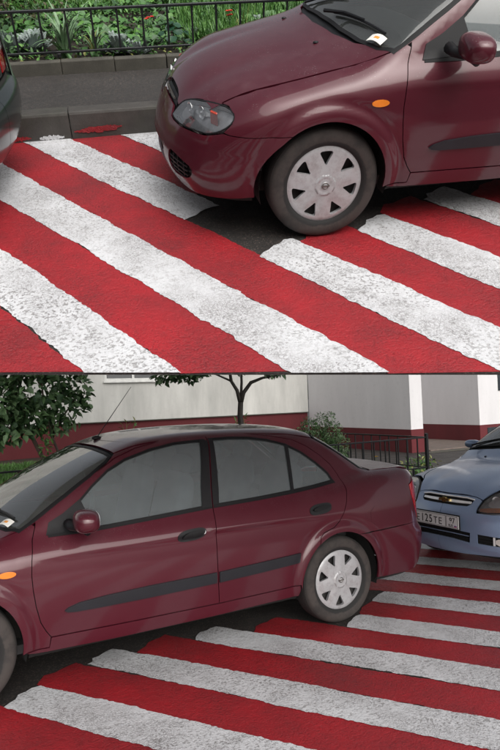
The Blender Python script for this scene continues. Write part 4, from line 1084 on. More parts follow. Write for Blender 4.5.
def grass_field(name, x0, x1, y0, y1, n, h, zf, mat, label):
    P = np.stack([RNG.uniform(min(x0, x1), max(x0, x1), n), RNG.uniform(min(y0, y1), max(y0, y1), n)], 1); z = zf(P[:, 0], P[:, 1])
    P = np.column_stack([P, z]); a = RNG.uniform(0, 6.28, n); t = RNG.uniform(0, .9, n)
    D = np.stack([np.cos(a)*t, np.sin(a)*t, np.ones(n)], 1); L = h * RNG.uniform(.5, 1.3, n)
    S = unit(np.stack([-np.sin(a), np.cos(a), 0*a], 1)); w = .0045 * (1 + RNG.uniform(0, 1, n))[:, None]
    tip = P + unit(D) * L[:, None] + np.stack([np.cos(a), np.sin(a), -.3 + 0*a], 1) * L[:, None] * .25 * t[:, None]
    mid = P + unit(D) * L[:, None] * .55
    V = np.stack([P - S*w, P + S*w, mid - S*w*.8, mid + S*w*.8, tip], 1).reshape(-1, 3)
    T = np.array([(0, 1, 3), (0, 3, 2), (2, 3, 4)]); FF = (T[None] + (np.arange(n) * 5)[:, None, None]).reshape(-1, 3)
    me = bpy.data.meshes.new(name); me.vertices.add(len(V)); me.vertices.foreach_set('co', V.astype(np.float32).ravel())
    me.loops.add(FF.size); me.loops.foreach_set('vertex_index', FF.astype(np.int32).ravel())
    me.polygons.add(len(FF)); me.polygons.foreach_set('loop_start', np.arange(0, FF.size, 3, dtype=np.int32))
    for m in mat: me.materials.append(m)
    me.polygons.foreach_set('material_index', np.repeat(RNG.integers(0, len(mat), n), 3).astype(np.int32)); me.update(calc_edges=True)
    o = bpy.data.objects.new(name, me); link(o); return tag(o, label, 'grass', kind='stuff')

# ================================================================ road with painted stripes
TH = -2.576886244438859; C0 = -2.08142486975353; WD = .2882709607303179; PIT = .6186044017874585
NV = np.array([math.cos(TH), math.sin(TH)]); DV = np.array([-NV[1], NV[0]]); DV = DV if DV[1] > 0 else -DV
def st2xy(s, t): return np.outer(np.atleast_1d(s), NV) + np.outer(np.atleast_1d(t), DV)
def wob(seed, t, amp=1.):
    t = np.asarray(t, float); r = np.random.default_rng(seed); o = 0 * t
    for f, a in ((1.0, .010), (3., .007), (8., .005), (20., .005), (45., .0045), (90., .004)):
        k = np.linspace(-12, 12, int(24 * f) + 2); o = o + a * np.interp(t, k, r.uniform(-1, 1, len(k)))
    return o * amp
def stripe(s0, s1, t0, t1, mat, seed, label, group, r0=True, r1=False, z=.004, skew=0., gap=.004):
    """one painted band; t0/t1 numbers or functions of s"""
    nc = 7; cols = np.linspace(0, 1, nc); f0 = t0 if callable(t0) else (lambda s: t0 + 0*s); f1 = t1 if callable(t1) else (lambda s: t1 + 0*s)
    sm = s0 + (s1 - s0) * cols; T0_, T1_ = f0(sm), f1(sm)
    if (T1_ - T0_).max() < .05: return
    nr = max(3, int((T1_ - T0_).max() / .011)); V = []; F = []
    e0 = wob(seed * 7 + 1, cols * .3 * 2, 2.4) * (1 if r0 else 0) + (.03 * (2 * cols - 1) ** 2 if r0 else 0) * 1
    e1 = wob(seed * 7 + 2, cols * .3 * 2, 2.4) * (1 if r1 else 0)
    for i in range(nr + 1):
        u = i / nr; t = (T0_ + e0) * (1 - u) + (T1_ - e1) * u
        ea = wob(seed * 7 + 3, t[0:1])[0]; eb = wob(seed * 7 + 4, t[-1:])[0]
        s = (s0 + gap + ea) * (1 - cols) + (s1 - gap + eb) * cols
        xy = np.outer(s, NV) + t[:, None] * DV
        V += [(a, b, z) for a, b in xy]
    for i in range(nr):
        for j in range(nc - 1): F.append((i*nc + j, i*nc + j + 1, (i+1)*nc + j + 1, (i+1)*nc + j))
    o = mesh('painted_stripe', V, F, mat); tag(o, label, 'road marking', group); o['kind'] = 'structure'
    if o.data.polygons[0].normal.z < 0: o.data.flip_normals()
    return o
def t_at_y(y): return lambda s: (y - s * NV[1]) / DV[1]
T_START_W = {3: .76, 4: .78, 5: 1.235, 6: 2.06, 7: 2.09}
T_START_R = {2: .60, 3: .71, 4: .945, 5: 1.48, 6: 2.10}

def ray_pt(V, px, py, plane, d):
    """point of the plane (axis index, value) seen at a place of the photograph; used to read positions off the shots"""
    v = V.to_3x3() @ Vector(((px - 250) / FPX, (375 - py) / FPX, -1)); o = V.translation
    t = (d - o[plane]) / v[plane]; return np.array(o + v * t)
def low_at(px, py, depth):
    v = VIEW_LOW.to_3x3() @ Vector(((px - 250) / FPX, (375 - py) / FPX, -1)); return np.array(VIEW_LOW.translation + v * depth)
def structure(o, label=None): o['kind'] = 'structure'; 
def profile(name, prof, x0, x1, mat, parent=None, xs=None):
    """extrude a (y, z) profile along x, closed ends"""
    n = len(prof); V = [(x, y, z) for x in (x0, x1) for y, z in prof]
    F = [(i, (i+1) % n, (i+1) % n + n, i + n) for i in range(n)] + [tuple(range(n))[::-1], tuple(range(n, 2*n))]
    o = mesh(name, V, F, mat, parent); return o
def kerb_run(name, x0, x1, yf, yb, zb, zt, length, mat, bev=.02, phase=0.0, parent=None, keep_mesh={}):
    """kerb built stone by stone; joints recessed"""
    root = parent
    L = length - .006; prof = [(yf, zb), (yf, zt - bev), (yf - bev * .3, zt - bev * .3), (yf - bev, zt), (yb + .006, zt), (yb, zt - .006), (yb, zb)]
    n = len(prof); first = None; x = x0 + phase
    while x < x1:
        if first is None:
            xs = [0, .006, L - .006, L]; V = []
            for i, xx in enumerate(xs):
                k = .004 if i in (0, 3) else 0
                V += [(xx, y + (-k if y == yf else 0), z - (k if z > zb else 0)) for y, z in prof]
            F = []
            for a in range(3): F += [(a*n + i, a*n + (i+1) % n, (a+1)*n + (i+1) % n, (a+1)*n + i) for i in range(n)]
            F += [tuple(range(n))[::-1], tuple(range(3*n, 4*n))]
            first = mesh('kerb_stone', V, F, mat, root); o = first
        else: o = first.copy(); link(o, root)
        o.location = (x, random.uniform(-.003, .003), random.uniform(-.004, .004)); o.rotation_euler = (0, 0, random.uniform(-.002, .002))
        x += length
def smear(name, x0, x1, z0, z1, y, mat, seed, parent):
    r = random.Random(seed); n = 26; top = []; bot = []
    for i in range(n + 1):
        t = i / n; x = x0 + (x1 - x0) * t; m = (z0 + z1) / 2; h = (z1 - z0) / 2 * math.sin(math.pi * min(max(t, .04), .96)) ** .5
        top.append((x, y, m + h * r.uniform(.5, 1.1))); bot.append((x, y, m - h * r.uniform(.4, 1.1)))
    V = top + bot; mesh(name, V, [(i, i + 1, n + 2 + i, n + 1 + i) for i in range(n)], mat, parent)
def fence(root, ax, p0, p1, fixed, zb, zt, z0, step, phase, main=8, corner=None):
    """iron fence along x (ax=0) or y (ax=1): top and bottom rail, every bar its own part"""
    def pt(s, z, o=0): return (s, fixed + o, z) if ax == 0 else (fixed + o, s, z)
    def bx(name, s0, s1, za, zb_, w):
        b = MB(); a = pt(s0, za, -w); c = pt(s1, zb_, w); b.box(tuple(min(a[i], c[i]) for i in range(3)), tuple(max(a[i], c[i]) for i in range(3)), .003); return b.build(name, M['black_iron'], root)
    bx('top_rail', p0, p1, zt - .022, zt, .014); bx('bottom_rail', p0, p1, zb, zb + .020, .011)
    s = p0 + phase; first = None; k = 0
    while s < p1 - .01:
        q = pt(s, (zb + zt) / 2 + .01)
        if first is None:
            b = MB(); h = (zt - zb) / 2; b.box((-.009, -.009, -h + .012), (.009, .009, h - .032), .002); first = b.build('bar', M['black_iron'], root); o = first
        else: o = first.copy(); link(o, root)
        o.location = q; k += 1
        if k % main == 1: bx('post', s - .024 + step / 2, s + .008 + step / 2, z0, zb, .013)
        s += step
def paint_road(road, ks, kerb_y, far_t, full_from, near=None, far_ks=()):
    """white and red bands side by side; unpainted under the parked cars"""
    for k in ks:
        for col in 'wr':
            s0 = C0 + k * PIT + (0 if col == 'w' else WD); s1 = C0 + k * PIT + (WD if col == 'w' else PIT)
            mat = M['white_paint'] if col == 'w' else M['red_paint']; nm = 'white_stripe' if col == 'w' else 'red_stripe'
            tk = t_at_y(kerb_y); end = near if near else far_t
            ts = (T_START_W if col == 'w' else T_START_R).get(k)
            seed = (k + 30) * 2 + (col == 'w')
            def go(a, b, r0, r1):
                o = stripe(s0, s1, a, b, mat, seed, None, None, r0, r1, z=.006 if col == 'w' else .003, gap=.0 if col == 'w' else -.007)
                if o is None: return
                o.name = nm; o.parent = road
                if o in (CUR[0] or []): CUR[0].remove(o)
                for kk in ('label', 'category', 'kind', 'group'):
                    if kk in o: del o[kk]
            if k in (-4, -3, -2, -1, 0, 1) and not (k == 1 and col == 'r' and False): go(tk, end, False, False)
            elif k == 2 and col == 'w': go(tk, -.04, False, True); go(.57, end, True, False)
            elif k == 2: go(tk, -.25, False, True); go(ts, end, True, False)
            elif k == 3 and col == 'w': go(tk, -.5, False, True); go(ts, end, True, False)
            elif ts is not None: go(ts, end, True, False)
            else: go(tk, end, False, False)

def recolour(o, frm, to):
    for ob in [o] + list(all_children(o)):
        if ob.type == 'MESH':
            for sl in ob.material_slots:
                if sl.material == frm: sl.link = 'OBJECT'; sl.material = to
def all_children(o):
    for c in children(o):
        yield c; yield from all_children(c)
def leaflet(V_root_loc, S, label):
    """folded paper slip under the wiper"""
    xy = [(-.290, .555), (-.330, .655), (-.290, .668), (-.250, .57)]
    g = np.array([[np.array(xy[0]) * (1-a) * (1-b) + np.array(xy[1]) * a * (1-b) + np.array(xy[2]) * a * b + np.array(xy[3]) * (1-a) * b for b in np.linspace(0, 1, 4)] for a in np.linspace(0, 1, 7)]).reshape(-1, 2)
    C4 = S.top_pt(np.array(xy)[:, 0], np.array(xy)[:, 1]); C4[:, 2] += .020
    P = np.array([C4[0] * (1-a) * (1-b) + C4[1] * a * (1-b) + C4[2] * a * b + C4[3] * (1-a) * b + np.array([0, 0, .012 * math.sin(a * 3.1)]) for a in np.linspace(0, 1, 7) for b in np.linspace(0, 1, 4)])
    F = [(i*4 + j, i*4 + j + 1, (i+1)*4 + j + 1, (i+1)*4 + j) for i in range(6) for j in range(3)]
    o = mesh('paper_leaflet', list(P) + list(P - (0, 0, .0012)), F + [tuple(q + len(P) for q in f[::-1]) for f in F], [M['paper'], M['paper_orange']])
    for i, p in enumerate(o.data.polygons): p.material_index = 1 if (i % 18) in (7, 10) else 0
    tag(o, label, 'leaflet'); return o

# ================================================================ LOWER PLACE (level)
# ---- ground
g = mesh('ground', [(-300, -300, -.02), (300, -300, -.02), (300, 300, -.02), (-300, 300, -.02)], [(0, 1, 2, 3)], M['pave_asphalt']); g['kind'] = 'structure'
road = mesh('road', [(-14, -1.15, 0), (6, -1.15, 0), (6, 8, 0), (-14, 8, 0)], [(0, 1, 2, 3)], M['asphalt']); road['kind'] = 'structure'
paint_road(road, range(-3, 19), -1.15, 6.0, None)
kb = empty('kerb'); kb['kind'] = 'structure'
kerb_run('kerb', -11, 6, -1.15, -1.30, -.02, .20, 1.0, M['kerb'], parent=kb)
pv = mesh('footway', [(-14, -1.30, .15), (6, -1.30, .15), (6, -2.72, .15), (-14, -2.72, .15)], [(0, 3, 2, 1)], M['pave_asphalt']); pv['kind'] = 'structure'
kb2 = empty('edging_kerb'); kb2['kind'] = 'structure'
kerb_run('kerb', -7.35, 6, -2.72, -2.80, .0, .28, .5, M['bedkerb'], .012, parent=kb2)
lz = lambda x, y: .25 + .012 * np.sin(x * 2.1) * np.cos(y * 1.7)
gx = np.linspace(-7.3, 8, 60); gy = np.linspace(-2.80, -13.4, 40)
V = [(x, y, float(lz(x, y))) for x in gx for y in gy]; n_ = len(gy)
lawn = mesh('lawn_ground', V, [(i*n_ + j, i*n_ + j + 1, (i+1)*n_ + j + 1, (i+1)*n_ + j) for i in range(59) for j in range(39)], M['soil'], smooth=True); lawn['kind'] = 'structure'
profile('lawn_edge', [(-2.80, .0), (-2.80, .262), (-13.4, .262), (-13.4, 0)], -7.36, -7.30, M['bedkerb'])['kind'] = 'structure'
pth = mesh('path', [(-30, -2.72, .004), (-7.36, -2.72, .004), (-7.36, -13.3, .004), (-30, -13.3, .004)], [(0, 3, 2, 1)], M['pave_asphalt']); pth['kind'] = 'structure'
grass_field('lawn_grass', -7.2, 3, -3.05, -11.6, 50000, .10, lz, [M['leaf_light'], M['leaf_light'], M['grass']], 'long bright green lawn grass behind the low iron fence')
# ---- fence
fr = empty('iron_fence'); tag(fr, 'low black iron fence with a corner post between footway and lawn', 'fence')
fence(fr, 0, -7.3, 4, -3.0, .43, .93, .25, .225, .20)
fence(fr, 1, -9.4, -3.0, -7.3, .43, .93, .25, .225, .12)
MB().box((-7.325, -3.025, .0), (-7.275, -2.975, .985), .006).build('corner_post', M['black_iron'], fr)
# ---- apartment building
bd = empty('apartment_building', (0, 0, 0)); tag(bd, 'apartment block with pale rendered walls over a dark red plinth', 'building')
YB = -13.3
wn = (-6.95, -5.30, 2.27, 3.75)
b = MB(); b.box((-12.3, YB - .5, 1.13), (wn[0], YB, 7)); b.box((wn[1], YB - .5, 1.13), (9, YB, 7)); b.box((wn[0], YB - .5, 1.13), (wn[1], YB, wn[2])); b.box((wn[0], YB - .5, wn[3]), (wn[1], YB, 7))
b.build('wall', M['cream'], bd)
MB().box((-12.3, YB - .45, .0), (9, YB - .06, 1.13)).build('plinth', M['plinth'], bd)
MB().box((-12.3, YB - .06, 1.10), (9, YB + .012, 1.128), .004).build('shadow_line', M['bedkerb'], bd)  # dark strip painting the shadow line under the wall's overhang
w = MB(); x0, x1, z0, z1 = wn
w.box((x0, YB - .12, z0), (x0 + .07, YB - .03, z1)).box((x1 - .07, YB - .12, z0), (x1, YB - .03, z1)).box((x0 + .07, YB - .12, z0), (x1 - .07, YB - .03, z0 + .08)).box((x0 + .07, YB - .12, z1 - .07), (x1 - .07, YB - .03, z1)).box((x0 + .75, YB - .12, z0 + .08), (x0 + .82, YB - .035, z1 - .07))
wf = w.build('window', M['frame_white'], bd)
MB().box((x0 + .07, YB - .09, z0 + .08), (x0 + .75, YB - .07, z1 - .07)).build('pane', M['window_dark'], wf); MB().box((x0 + .82, YB - .09, z0 + .08), (x1 - .07, YB - .07, z1 - .07)).build('pane', M['window_dark'], wf)
MB().box((x0 - .05, YB - .03, z0 - .05), (x1 + .05, YB + .07, z0 - .004), .006).build('sill', M['frame_white'], wf)
for (xa_, xb_, ya_, yb_, zp, nm) in ((-12.75, -12.3, -13.25, -8.5, .64, 'porch_wall'), (-16.5, -16.0, -13.25, -9.32, .56, 'porch_wall')):
    pw = MB().box((xa_, ya_, zp), (xb_, yb_, 7)).build(nm, M['white_wall'], bd)
    MB().box((xa_ - .012, ya_, 0), (xb_ + .012, yb_ + .012, zp)).build('plinth', M['plinth'], bd)
MB().box((-30, -9.8, .56), (-16.5, -9.32, 7)).build('front_wall', M['white_wall'], bd)
MB().box((-30, -9.8, 0), (-16.512, -9.308, .56)).build('plinth', M['plinth'], bd)
MB().box((-16, -13.8, 0), (-12.75, -13.3, 7)).build('back_wall', M['white_wall'], bd)
p = ray_pt(VIEW_LOW, 498, 391, 1, -9.3); p2 = ray_pt(VIEW_LOW, 488, 437, 1, -9.3); p3 = ray_pt(VIEW_LOW, 495, 427, 1, -9.3)
wd = MB().box((p[0] - 1.4, -9.36, p[2]), (p[0], -9.31, p[2] + 1.3), .01).build('window', M['frame_white'], bd); MB().box((p[0] - 1.34, -9.33, p[2] + .01), (p[0] - .01, -9.30, p[2] + 1.24)).build('pane', M['window_dark'], wd)
MB().box((p3[0] - .1, -9.33, p2[2]), (p2[0], -9.285, p3[2]), .01).build('cellar_vent', M['window_dark'], bd)
st_ = MB().box((-15.95, -13.2, .006), (-12.8, -8.3, .06), .01).build('doorstep', M['floorslab'], bd)
MB().box((-16.2, -8.28, .006), (-12.4, -8.0, .03), .005).build('step_edge', M['bedkerb'], bd)
# ---- trees and shrubs
def tree(name, base, stems, centers, radii, n, L, Wd, mats, bark, label, cat, extra=None):
    r = empty(name, base); tag(r, label, cat)
    t = MB()
    for pts, rs in stems: t.tube(pts, rs, 9)
    t.build('trunk', bark, r, True)
    o = blob_leaves('crown', centers, radii, n, L, Wd, mats, r); o['kind'] = 'stuff'
    return r
B1 = low_at(40, 466, 12.6); B1[2] = .25
tree('broadleaf_tree', tuple(B1),
     [([(0, 0, 0), (-.06, .02, .35), (.16, .1, .8), (.34, .1, 1.5), (.4, 0, 2.2)], [.055, .045, .038, .03, .02]),
      ([(-.42, .1, 0), (-.36, .1, .4), (-.22, .05, .8), (-.1, .0, 1.4), (0, .2, 2.2)], [.03, .026, .024, .02, .015]),
      ([(.16, .1, .8), (.8, .2, 1.5)], [.025, .014]), ([(-.22, .05, .8), (-.7, 0, 1.5)], [.02, .012])],
     [(.1, .2, 1.8), (.75, .1, 1.5), (-.55, 0, 1.35), (.2, 0, 1.15), (-.75, -.1, 1.75), (1.2, .2, 1.9), (.2, 0, 2.5), (.5, .2, .95), (-.28, .05, 1.05), (1.2, .1, 1.2), (.9, 0, .85)],
     [(.6, .5, .5), (.5, .5, .4), (.42, .4, .35), (.4, .4, .25), (.3, .3, .4), (.5, .5, .5), (.9, .7, .6), (.32, .3, .22), (.26, .25, .2), (.4, .4, .3), (.3, .3, .2)],
     2300, .19, .115, [M['leaf_dark'], M['leaf_tree'], M['leaf_tree']], M['bark_pale'], 'small broad-leaved tree with dark green crown against the red plinth', 'tree')
sh = low_at(47, 462, 12.4); sh[2] = .25
o = empty('leafy_sapling', tuple(sh)); tag(o, 'thin leafy sapling standing between the tree stems by the wall', 'sapling')
MB().tube([(0, 0, 0), (.02, 0, .5), (0, .02, .85)], [.008, .006, .004], 6).build('stem', M['bark_pale'], o)
blob_leaves('foliage', [(0, 0, .3), (.02, 0, .6), (0, 0, .8)], [(.09, .09, .12)] * 3, 70, .12, .04, [M['leaf_light'], M['leaf_mid']], o)
B2 = low_at(242, 440, 11.8); B2[2] = .25
rgt = np.array([-.86, .5, 0])
def off(a, z, d=0): q = rgt * a + np.array([-.5, -.86, 0]) * d; return (q[0], q[1], z)
tree('forked_tree', tuple(B2),
     [([off(0, 0), off(.01, .8), off(-.02, 1.05), off(.0, 1.33)], [.062, .055, .052, .05]),
      ([off(0, 1.30), off(.06, 1.50), off(.20, 1.68), off(.42, 1.76), off(.75, 1.80)], [.044, .038, .034, .024, .012]),
      ([off(0, 1.30), off(-.06, 1.55), off(-.16, 1.72), off(-.22, 2.2), off(-.5, 2.8)], [.042, .034, .03, .024, .012]),
      ([off(.0, 1.28), off(.03, 1.7), off(.02, 2.3), off(.1, 3.0)], [.030, .024, .018, .010]),
      ([off(-.16, 1.72), off(-.7, 1.98), off(-1.3, 1.95)], [.02, .012, .006])],
     [off(-1.3, 1.90), off(-1.0, 1.92), off(-.72, 1.98), off(.1, 2.05), off(.6, 1.95), off(0, 2.7), off(-.7, 2.6), off(.6, 2.6), off(0, 3.1)],
     [(.30, .28, .17), (.35, .3, .18), (.3, .3, .14), (.3, .3, .16), (.3, .3, .18), (.6, .6, .4), (.6, .6, .4), (.5, .5, .4), (.5, .5, .3)],
     2200, .12, .075, [M['leaf_dark'], M['leaf_tree']], M['bark'], 'slim dark forked tree trunk in front of the cream wall', 'tree')
B3 = low_at(316, 450, 11.6); B3[2] = .25
tree('rounded_shrub', tuple(B3),
     [([(0, 0, 0), off(.1, .5), off(.2, .9)], [.02, .014, .008]), ([(0, 0, 0), off(-.1, .5), off(-.25, .85)], [.02, .014, .008])],
     [off(.05, .55), off(.3, .72), off(-.25, .62), off(.12, .93), off(-.1, .85), off(.42, .45), off(-.42, .45), off(.27, 1.0), off(-.2, .35), off(.2, .3)],
     [(.26, .26, .24), (.18, .2, .2), (.2, .2, .22), (.12, .14, .17), (.14, .15, .16), (.2, .2, .25), (.2, .2, .2), (.08, .1, .12), (.3, .3, .3), (.3, .3, .3)],
     7000, .055, .018, [M['leaf_bush'], M['leaf_bush'], M['leaf_mid']], M['bark'], 'grey-green fine-leaved shrub behind the red car\'s rear window', 'shrub')
for px_, py_, dp, lb in ((127, 425, 13.4, 'tuft of weeds showing above the car roof near the aerial'), (238, 421, 13.0, 'pale weed stalk beside the forked trunk')):
    q = low_at(px_, py_, dp); h = q[2] - .25; o = empty('tall_weed', (q[0], q[1], .25)); tag(o, lb, 'weed')
    st = MB(); P = []
    for k in range(9):
        a = random.uniform(0, 6.28); tp = (random.uniform(-.18, .18), random.uniform(-.18, .18), h * random.uniform(.75, 1.08)); st.tube([(0, 0, 0), (tp[0]*.4, tp[1]*.4, tp[2]*.6), tp], [.006, .005, .003], 5, False)
        P += [np.array(tp) * (1, 1, t) for t in (.7, .8, .9, 1.)]
    st.build('stem', M['leaf_light'], o); P = np.array(P)
    leaves('foliage', P, RNG.normal(size=P.shape) + (0, 0, .3), np.tile((0, 0, 1.), (len(P), 1)), .13, .04, [M['leaf_light'], M['leaf_yellow']], o)
q = low_at(376, 457, 10.4); o = empty('yellow_flower', (q[0], q[1], .25)); tag(o, 'single yellow flower seen above the red car\'s boot', 'flower')
MB().tube([(0, 0, 0), (0, 0, q[2] - .25)], [.004, .003], 5).build('stem', M['leaf_mid'], o)
an = np.linspace(0, 6.28, 12); leaves('flower_head', np.tile((0, 0, q[2] - .25), (12, 1)), np.stack([np.cos(an), np.sin(an), .4 + 0*an], 1), np.tile((0, 0, 1.), (12, 1)), .045, .03, M['petal_yellow'], o)
q = low_at(424, 470, 12.6)
o = empty('weed_tuft', (q[0], q[1], .05)); blob_leaves('foliage', [(0, 0, .18), (.3, 0, .16)], [(.28, .28, .16)] * 2, 260, .10, .03, [M['leaf_light'], M['leaf_yellow'], M['leaf_mid']], o); MB().tube([(0, 0, 0), (.02, 0, .2)], .005, 5).build('stem', M['leaf_mid'], o); tag(o, 'yellow-green weed tuft at the foot of the fence corner post', 'weed')
# ---- cars
red, SS = make_sedan('dark red saloon seen whole from its side, standing on striped road before the building', 'photographs of one dark red saloon')
del red['group']
leaflet(None, SS, 'small paper slip under the wiper at the left edge of the lower scene')
blue = make_compact('light blue car nose-on behind the red saloon, with number plate in its bumper'); blue.location = (-4.78, .385, 0)
print('lower built', round(time.time() - T0, 1))

# ================================================================ UPPER PLACE (own deck, moved as a whole by DECK)
CUR[0] = UPPER
XL, XR, YK = 3.9, -4.3, -1.15
def near_y(x, row=373.2):
    a = ray_pt(VIEW_UP, 0, row, 2, 0.); b = ray_pt(VIEW_UP, 500, row, 2, 0.)
    return a[1] + (x - a[0]) * (b[1] - a[1]) / (b[0] - a[0])
ya, yb_ = near_y(XL), near_y(XR)
fwd = -(VIEW_UP.to_3x3() @ Vector((0, 0, 1)))
V = [(XL, ya, 0), (XR, yb_, 0), (XR, YK, 0), (XL, YK, 0), (XL, ya, -.008), (XR, yb_, -.008)]
up_road = mesh('road', V, [(0, 3, 2, 1), (0, 1, 5, 4)], M['asphalt']); up_road['kind'] = 'structure'
q0 = Vector((XL, ya, -.009)) + fwd * .002; q1 = Vector((XR, yb_, -.009)) + fwd * .002; r0 = q0 + fwd * .45; r1 = q1 + fwd * .45
YE = -7.4
V = [tuple(q0), tuple(q1), (r1.x, r1.y, r1.z), (r0.x, r0.y, r0.z), (XL, YE, -.30), (XR, YE, -.30), (XL, YE, .12), (XR, YE, .12), (XL, YK - .1, -.009), (XR, YK - .1, -.009), (XL, YK - .1, .12), (XR, YK - .1, .12)]
F = [(0, 1, 2, 3), (3, 2, 5, 4), (4, 5, 7, 6), (6, 7, 11, 10), (8, 9, 1, 0), (10, 11, 9, 8), (0, 3, 4, 6, 10, 8), (1, 9, 11, 7, 5, 2)]
sl = mesh('ground', V, F, M['slab_under']); sl['kind'] = 'structure'  # made-up deck slab; pale underside reflects light onto the lower place
# the end of each band follows the deck's near edge
def near_t(s):
    s = np.asarray(s, float); m = (near_y(1.) - near_y(0.)); c = near_y(0.)
    # s*NV + t*DV on line y = c + m x
    return (c + m * s * NV[0] - s * NV[1]) / (DV[1] - m * DV[0])
def left_clip(k): return True
for _k in (0,):
    paint_road(up_road, range(-2, 9), YK, 0, None, near=near_t)
# trim bands that run past the deck's short sides
for o in children(up_road):
    me = o.data; co = np.zeros(len(me.vertices) * 3); me.vertices.foreach_get('co', co); co = co.reshape(-1, 3)
    co[:, 0] = np.clip(co[:, 0], XR + .01, XL - .01); me.vertices.foreach_set('co', co.ravel()); me.update()
kb = empty('kerb'); kb['kind'] = 'structure'
kerb_run('kerb', XR + .05, XL - .6, YK, YK - .15, -.009, .20, 1.0, M['kerb'], phase=(1.365 - (XR + .05)) % 1.0 - 0.0, parent=kb)
MB().box((XR, YK - .15, -.009), (XR + .05 + (1.365 - (XR + .05)) % 1.0 - .006, YK, .2), .01).build('kerb_stone', M['kerb'], kb)
smear('paint_smear', 1.34, 1.02, .035, .075, YK + .004, M['red_paint'], 3, kb); smear('paint_smear', 1.26, .98, .055, .09, YK + .0045, M['red_paint'], 8, kb)
smear('paint_smear', 1.60, 1.42, .0, .045, YK + .004, M['white_paint'], 5, kb); smear('paint_smear', 1.86, 1.66, .01, .05, YK + .004, M['red_paint'], 9, kb)
smear('paint_smear', .72, .60, .03, .10, YK + .004, M['white_paint'], 11, kb)
pv = mesh('footway', [(XL, YK - .15, .15), (XR, YK - .15, .15), (XR, -2.42, .15), (XL, -2.42, .15)], [(0, 1, 2, 3)], M['pave_asphalt']); pv['kind'] = 'structure'
kb2 = empty('edging_kerb'); kb2['kind'] = 'structure'
kerb_run('kerb', XR + .02, XL - .3, -2.42, -2.50, .12, .262, .47, M['bedkerb'], .012, phase=(1.41 - XR - .02) % .47, parent=kb2)
bz = lambda x, y: .215 + .02 * np.sin(x * 3.1 + 1) * np.cos(y * 2.7) + .04 * np.clip(-2.6 - y, 0, 4)
gx = np.linspace(XR, XL, 50); gy = np.linspace(-2.50, YE, 34); n_ = len(gy)
V = [(x, y, float(bz(x, y))) for x in gx for y in gy]
bed = mesh('flower_bed_soil', V, [(i*n_ + j, i*n_ + j + 1, (i+1)*n_ + j + 1, (i+1)*n_ + j) for i in range(49) for j in range(33)], M['soil'], smooth=True); bed['kind'] = 'structure'
if bed.data.polygons[0].normal.z < 0: bed.data.flip_normals()
# ---- fence of the flower bed
fa = empty('iron_fence'); tag(fa, 'low black iron fence along the flower bed behind the kerb', 'fence')
fence(fa, 0, XR + .1, XL - .2, -2.6, .285, .640, .20, .2245, (1.76 - XR - .1) % .2245)
# ---- planting
def bed_at(px_, py_, z=.25): return ray_pt(VIEW_UP, px_, py_, 2, z)
def P_(px_, py_, z=.25):
    q = bed_at(px_, py_, z); q[2] = float(bz(q[0], q[1])); return q
q = P_(66, 55); strap_plant(q[0], q[1], q[2], 38, .50, .38, .030, 'big clump of pale arching strap leaves behind the left of the fence', [M['leaf_strap']] * 6 + [M['leaf_yellow']])
q = P_(95, 52); strap_plant(q[0], q[1], q[2], 16, .34, .28, .022, 'smaller clump of strap leaves right of the big pale one', [M['leaf_strap'], M['leaf_light'], M['leaf_yellow']])
q = P_(243, 38); strap_plant(q[0], q[1], q[2], 12, .42, .2, .012, 'yellowish upright strap leaves rising behind the bonnet', [M['leaf_yellow'], M['leaf_strap'], M['leaf_light']])
q = P_(172, 22); strap_plant(q[0], q[1], q[2], 10, .36, .2, .014, 'grassy strap-leaved clump behind the dark hosta', [M['leaf_strap'], M['leaf_light']])
q = P_(300, 18); strap_plant(q[0], q[1], q[2], 14, .30, .2, .014, 'grassy clump showing between bonnet and windscreen', [M['leaf_light'], M['leaf_mid']])
GS = 'silver-leaved plants in the flower bed'
for px_, py_, rr, h, lb in ((12, 52, .17, .21, 'silvery felted plant at the far left of the flower bed'), (36, 50, .16, .20, 'silvery felted plant just left of the big strap-leaved clump'), (118, 50, .17, .18, 'silvery felted plant in the middle of the bed, left of the red flower'),
                         (140, 52, .11, .14, 'smallest silvery plant, below the first red flower'), (258, 33, .16, .18, 'silvery felted plant just above the red bonnet'), (193, 40, .10, .13, 'silvery plant low beside the hosta')):
    q = P_(px_, py_); silver_plant(q[0], q[1], q[2], rr, h, lb, GS)
q = P_(174, 44); r = empty('hosta', tuple(q)); tag(r, 'dark blue-green large-leaved plant behind the fence near the bonnet', 'plant')
for k in range(15):
    a = k * 2.4; rr = .03 + .012 * k; d = np.array([math.cos(a), math.sin(a), 0])
    V, F = round_leaf_mesh(.062 * random.uniform(.8, 1.2), 10, .2); zq = Vector((d[0] * .5, d[1] * .5, 1)).normalized().to_track_quat('Z', 'Y').to_matrix()
    V = [tuple(zq @ Vector((v[0], v[1] * .8, v[2])) + Vector(d * rr) + Vector((0, 0, .20 - .009 * k))) for v in V]
    mesh('leaf', V, F, M['leaf_hosta'], r, True)
MB().tube([(0, 0, 0), (0, 0, .15)], [.01, .006], 6).build('stem', M['leaf_dark'], r)
for px_, py_, h, nf, lb in ((149, 42, .24, 3, 'small scarlet flowers in the middle of the flower bed'), (231, 38, .26, 4, 'bright scarlet flower cluster just above the bonnet edge'), (297, 24, .2, 2, 'scarlet flower near the far windscreen corner')):
    q = P_(px_, py_); flower_plant(q[0], q[1], q[2], h, nf, lb, M['petal_red'], 'scarlet flowers in the bed')
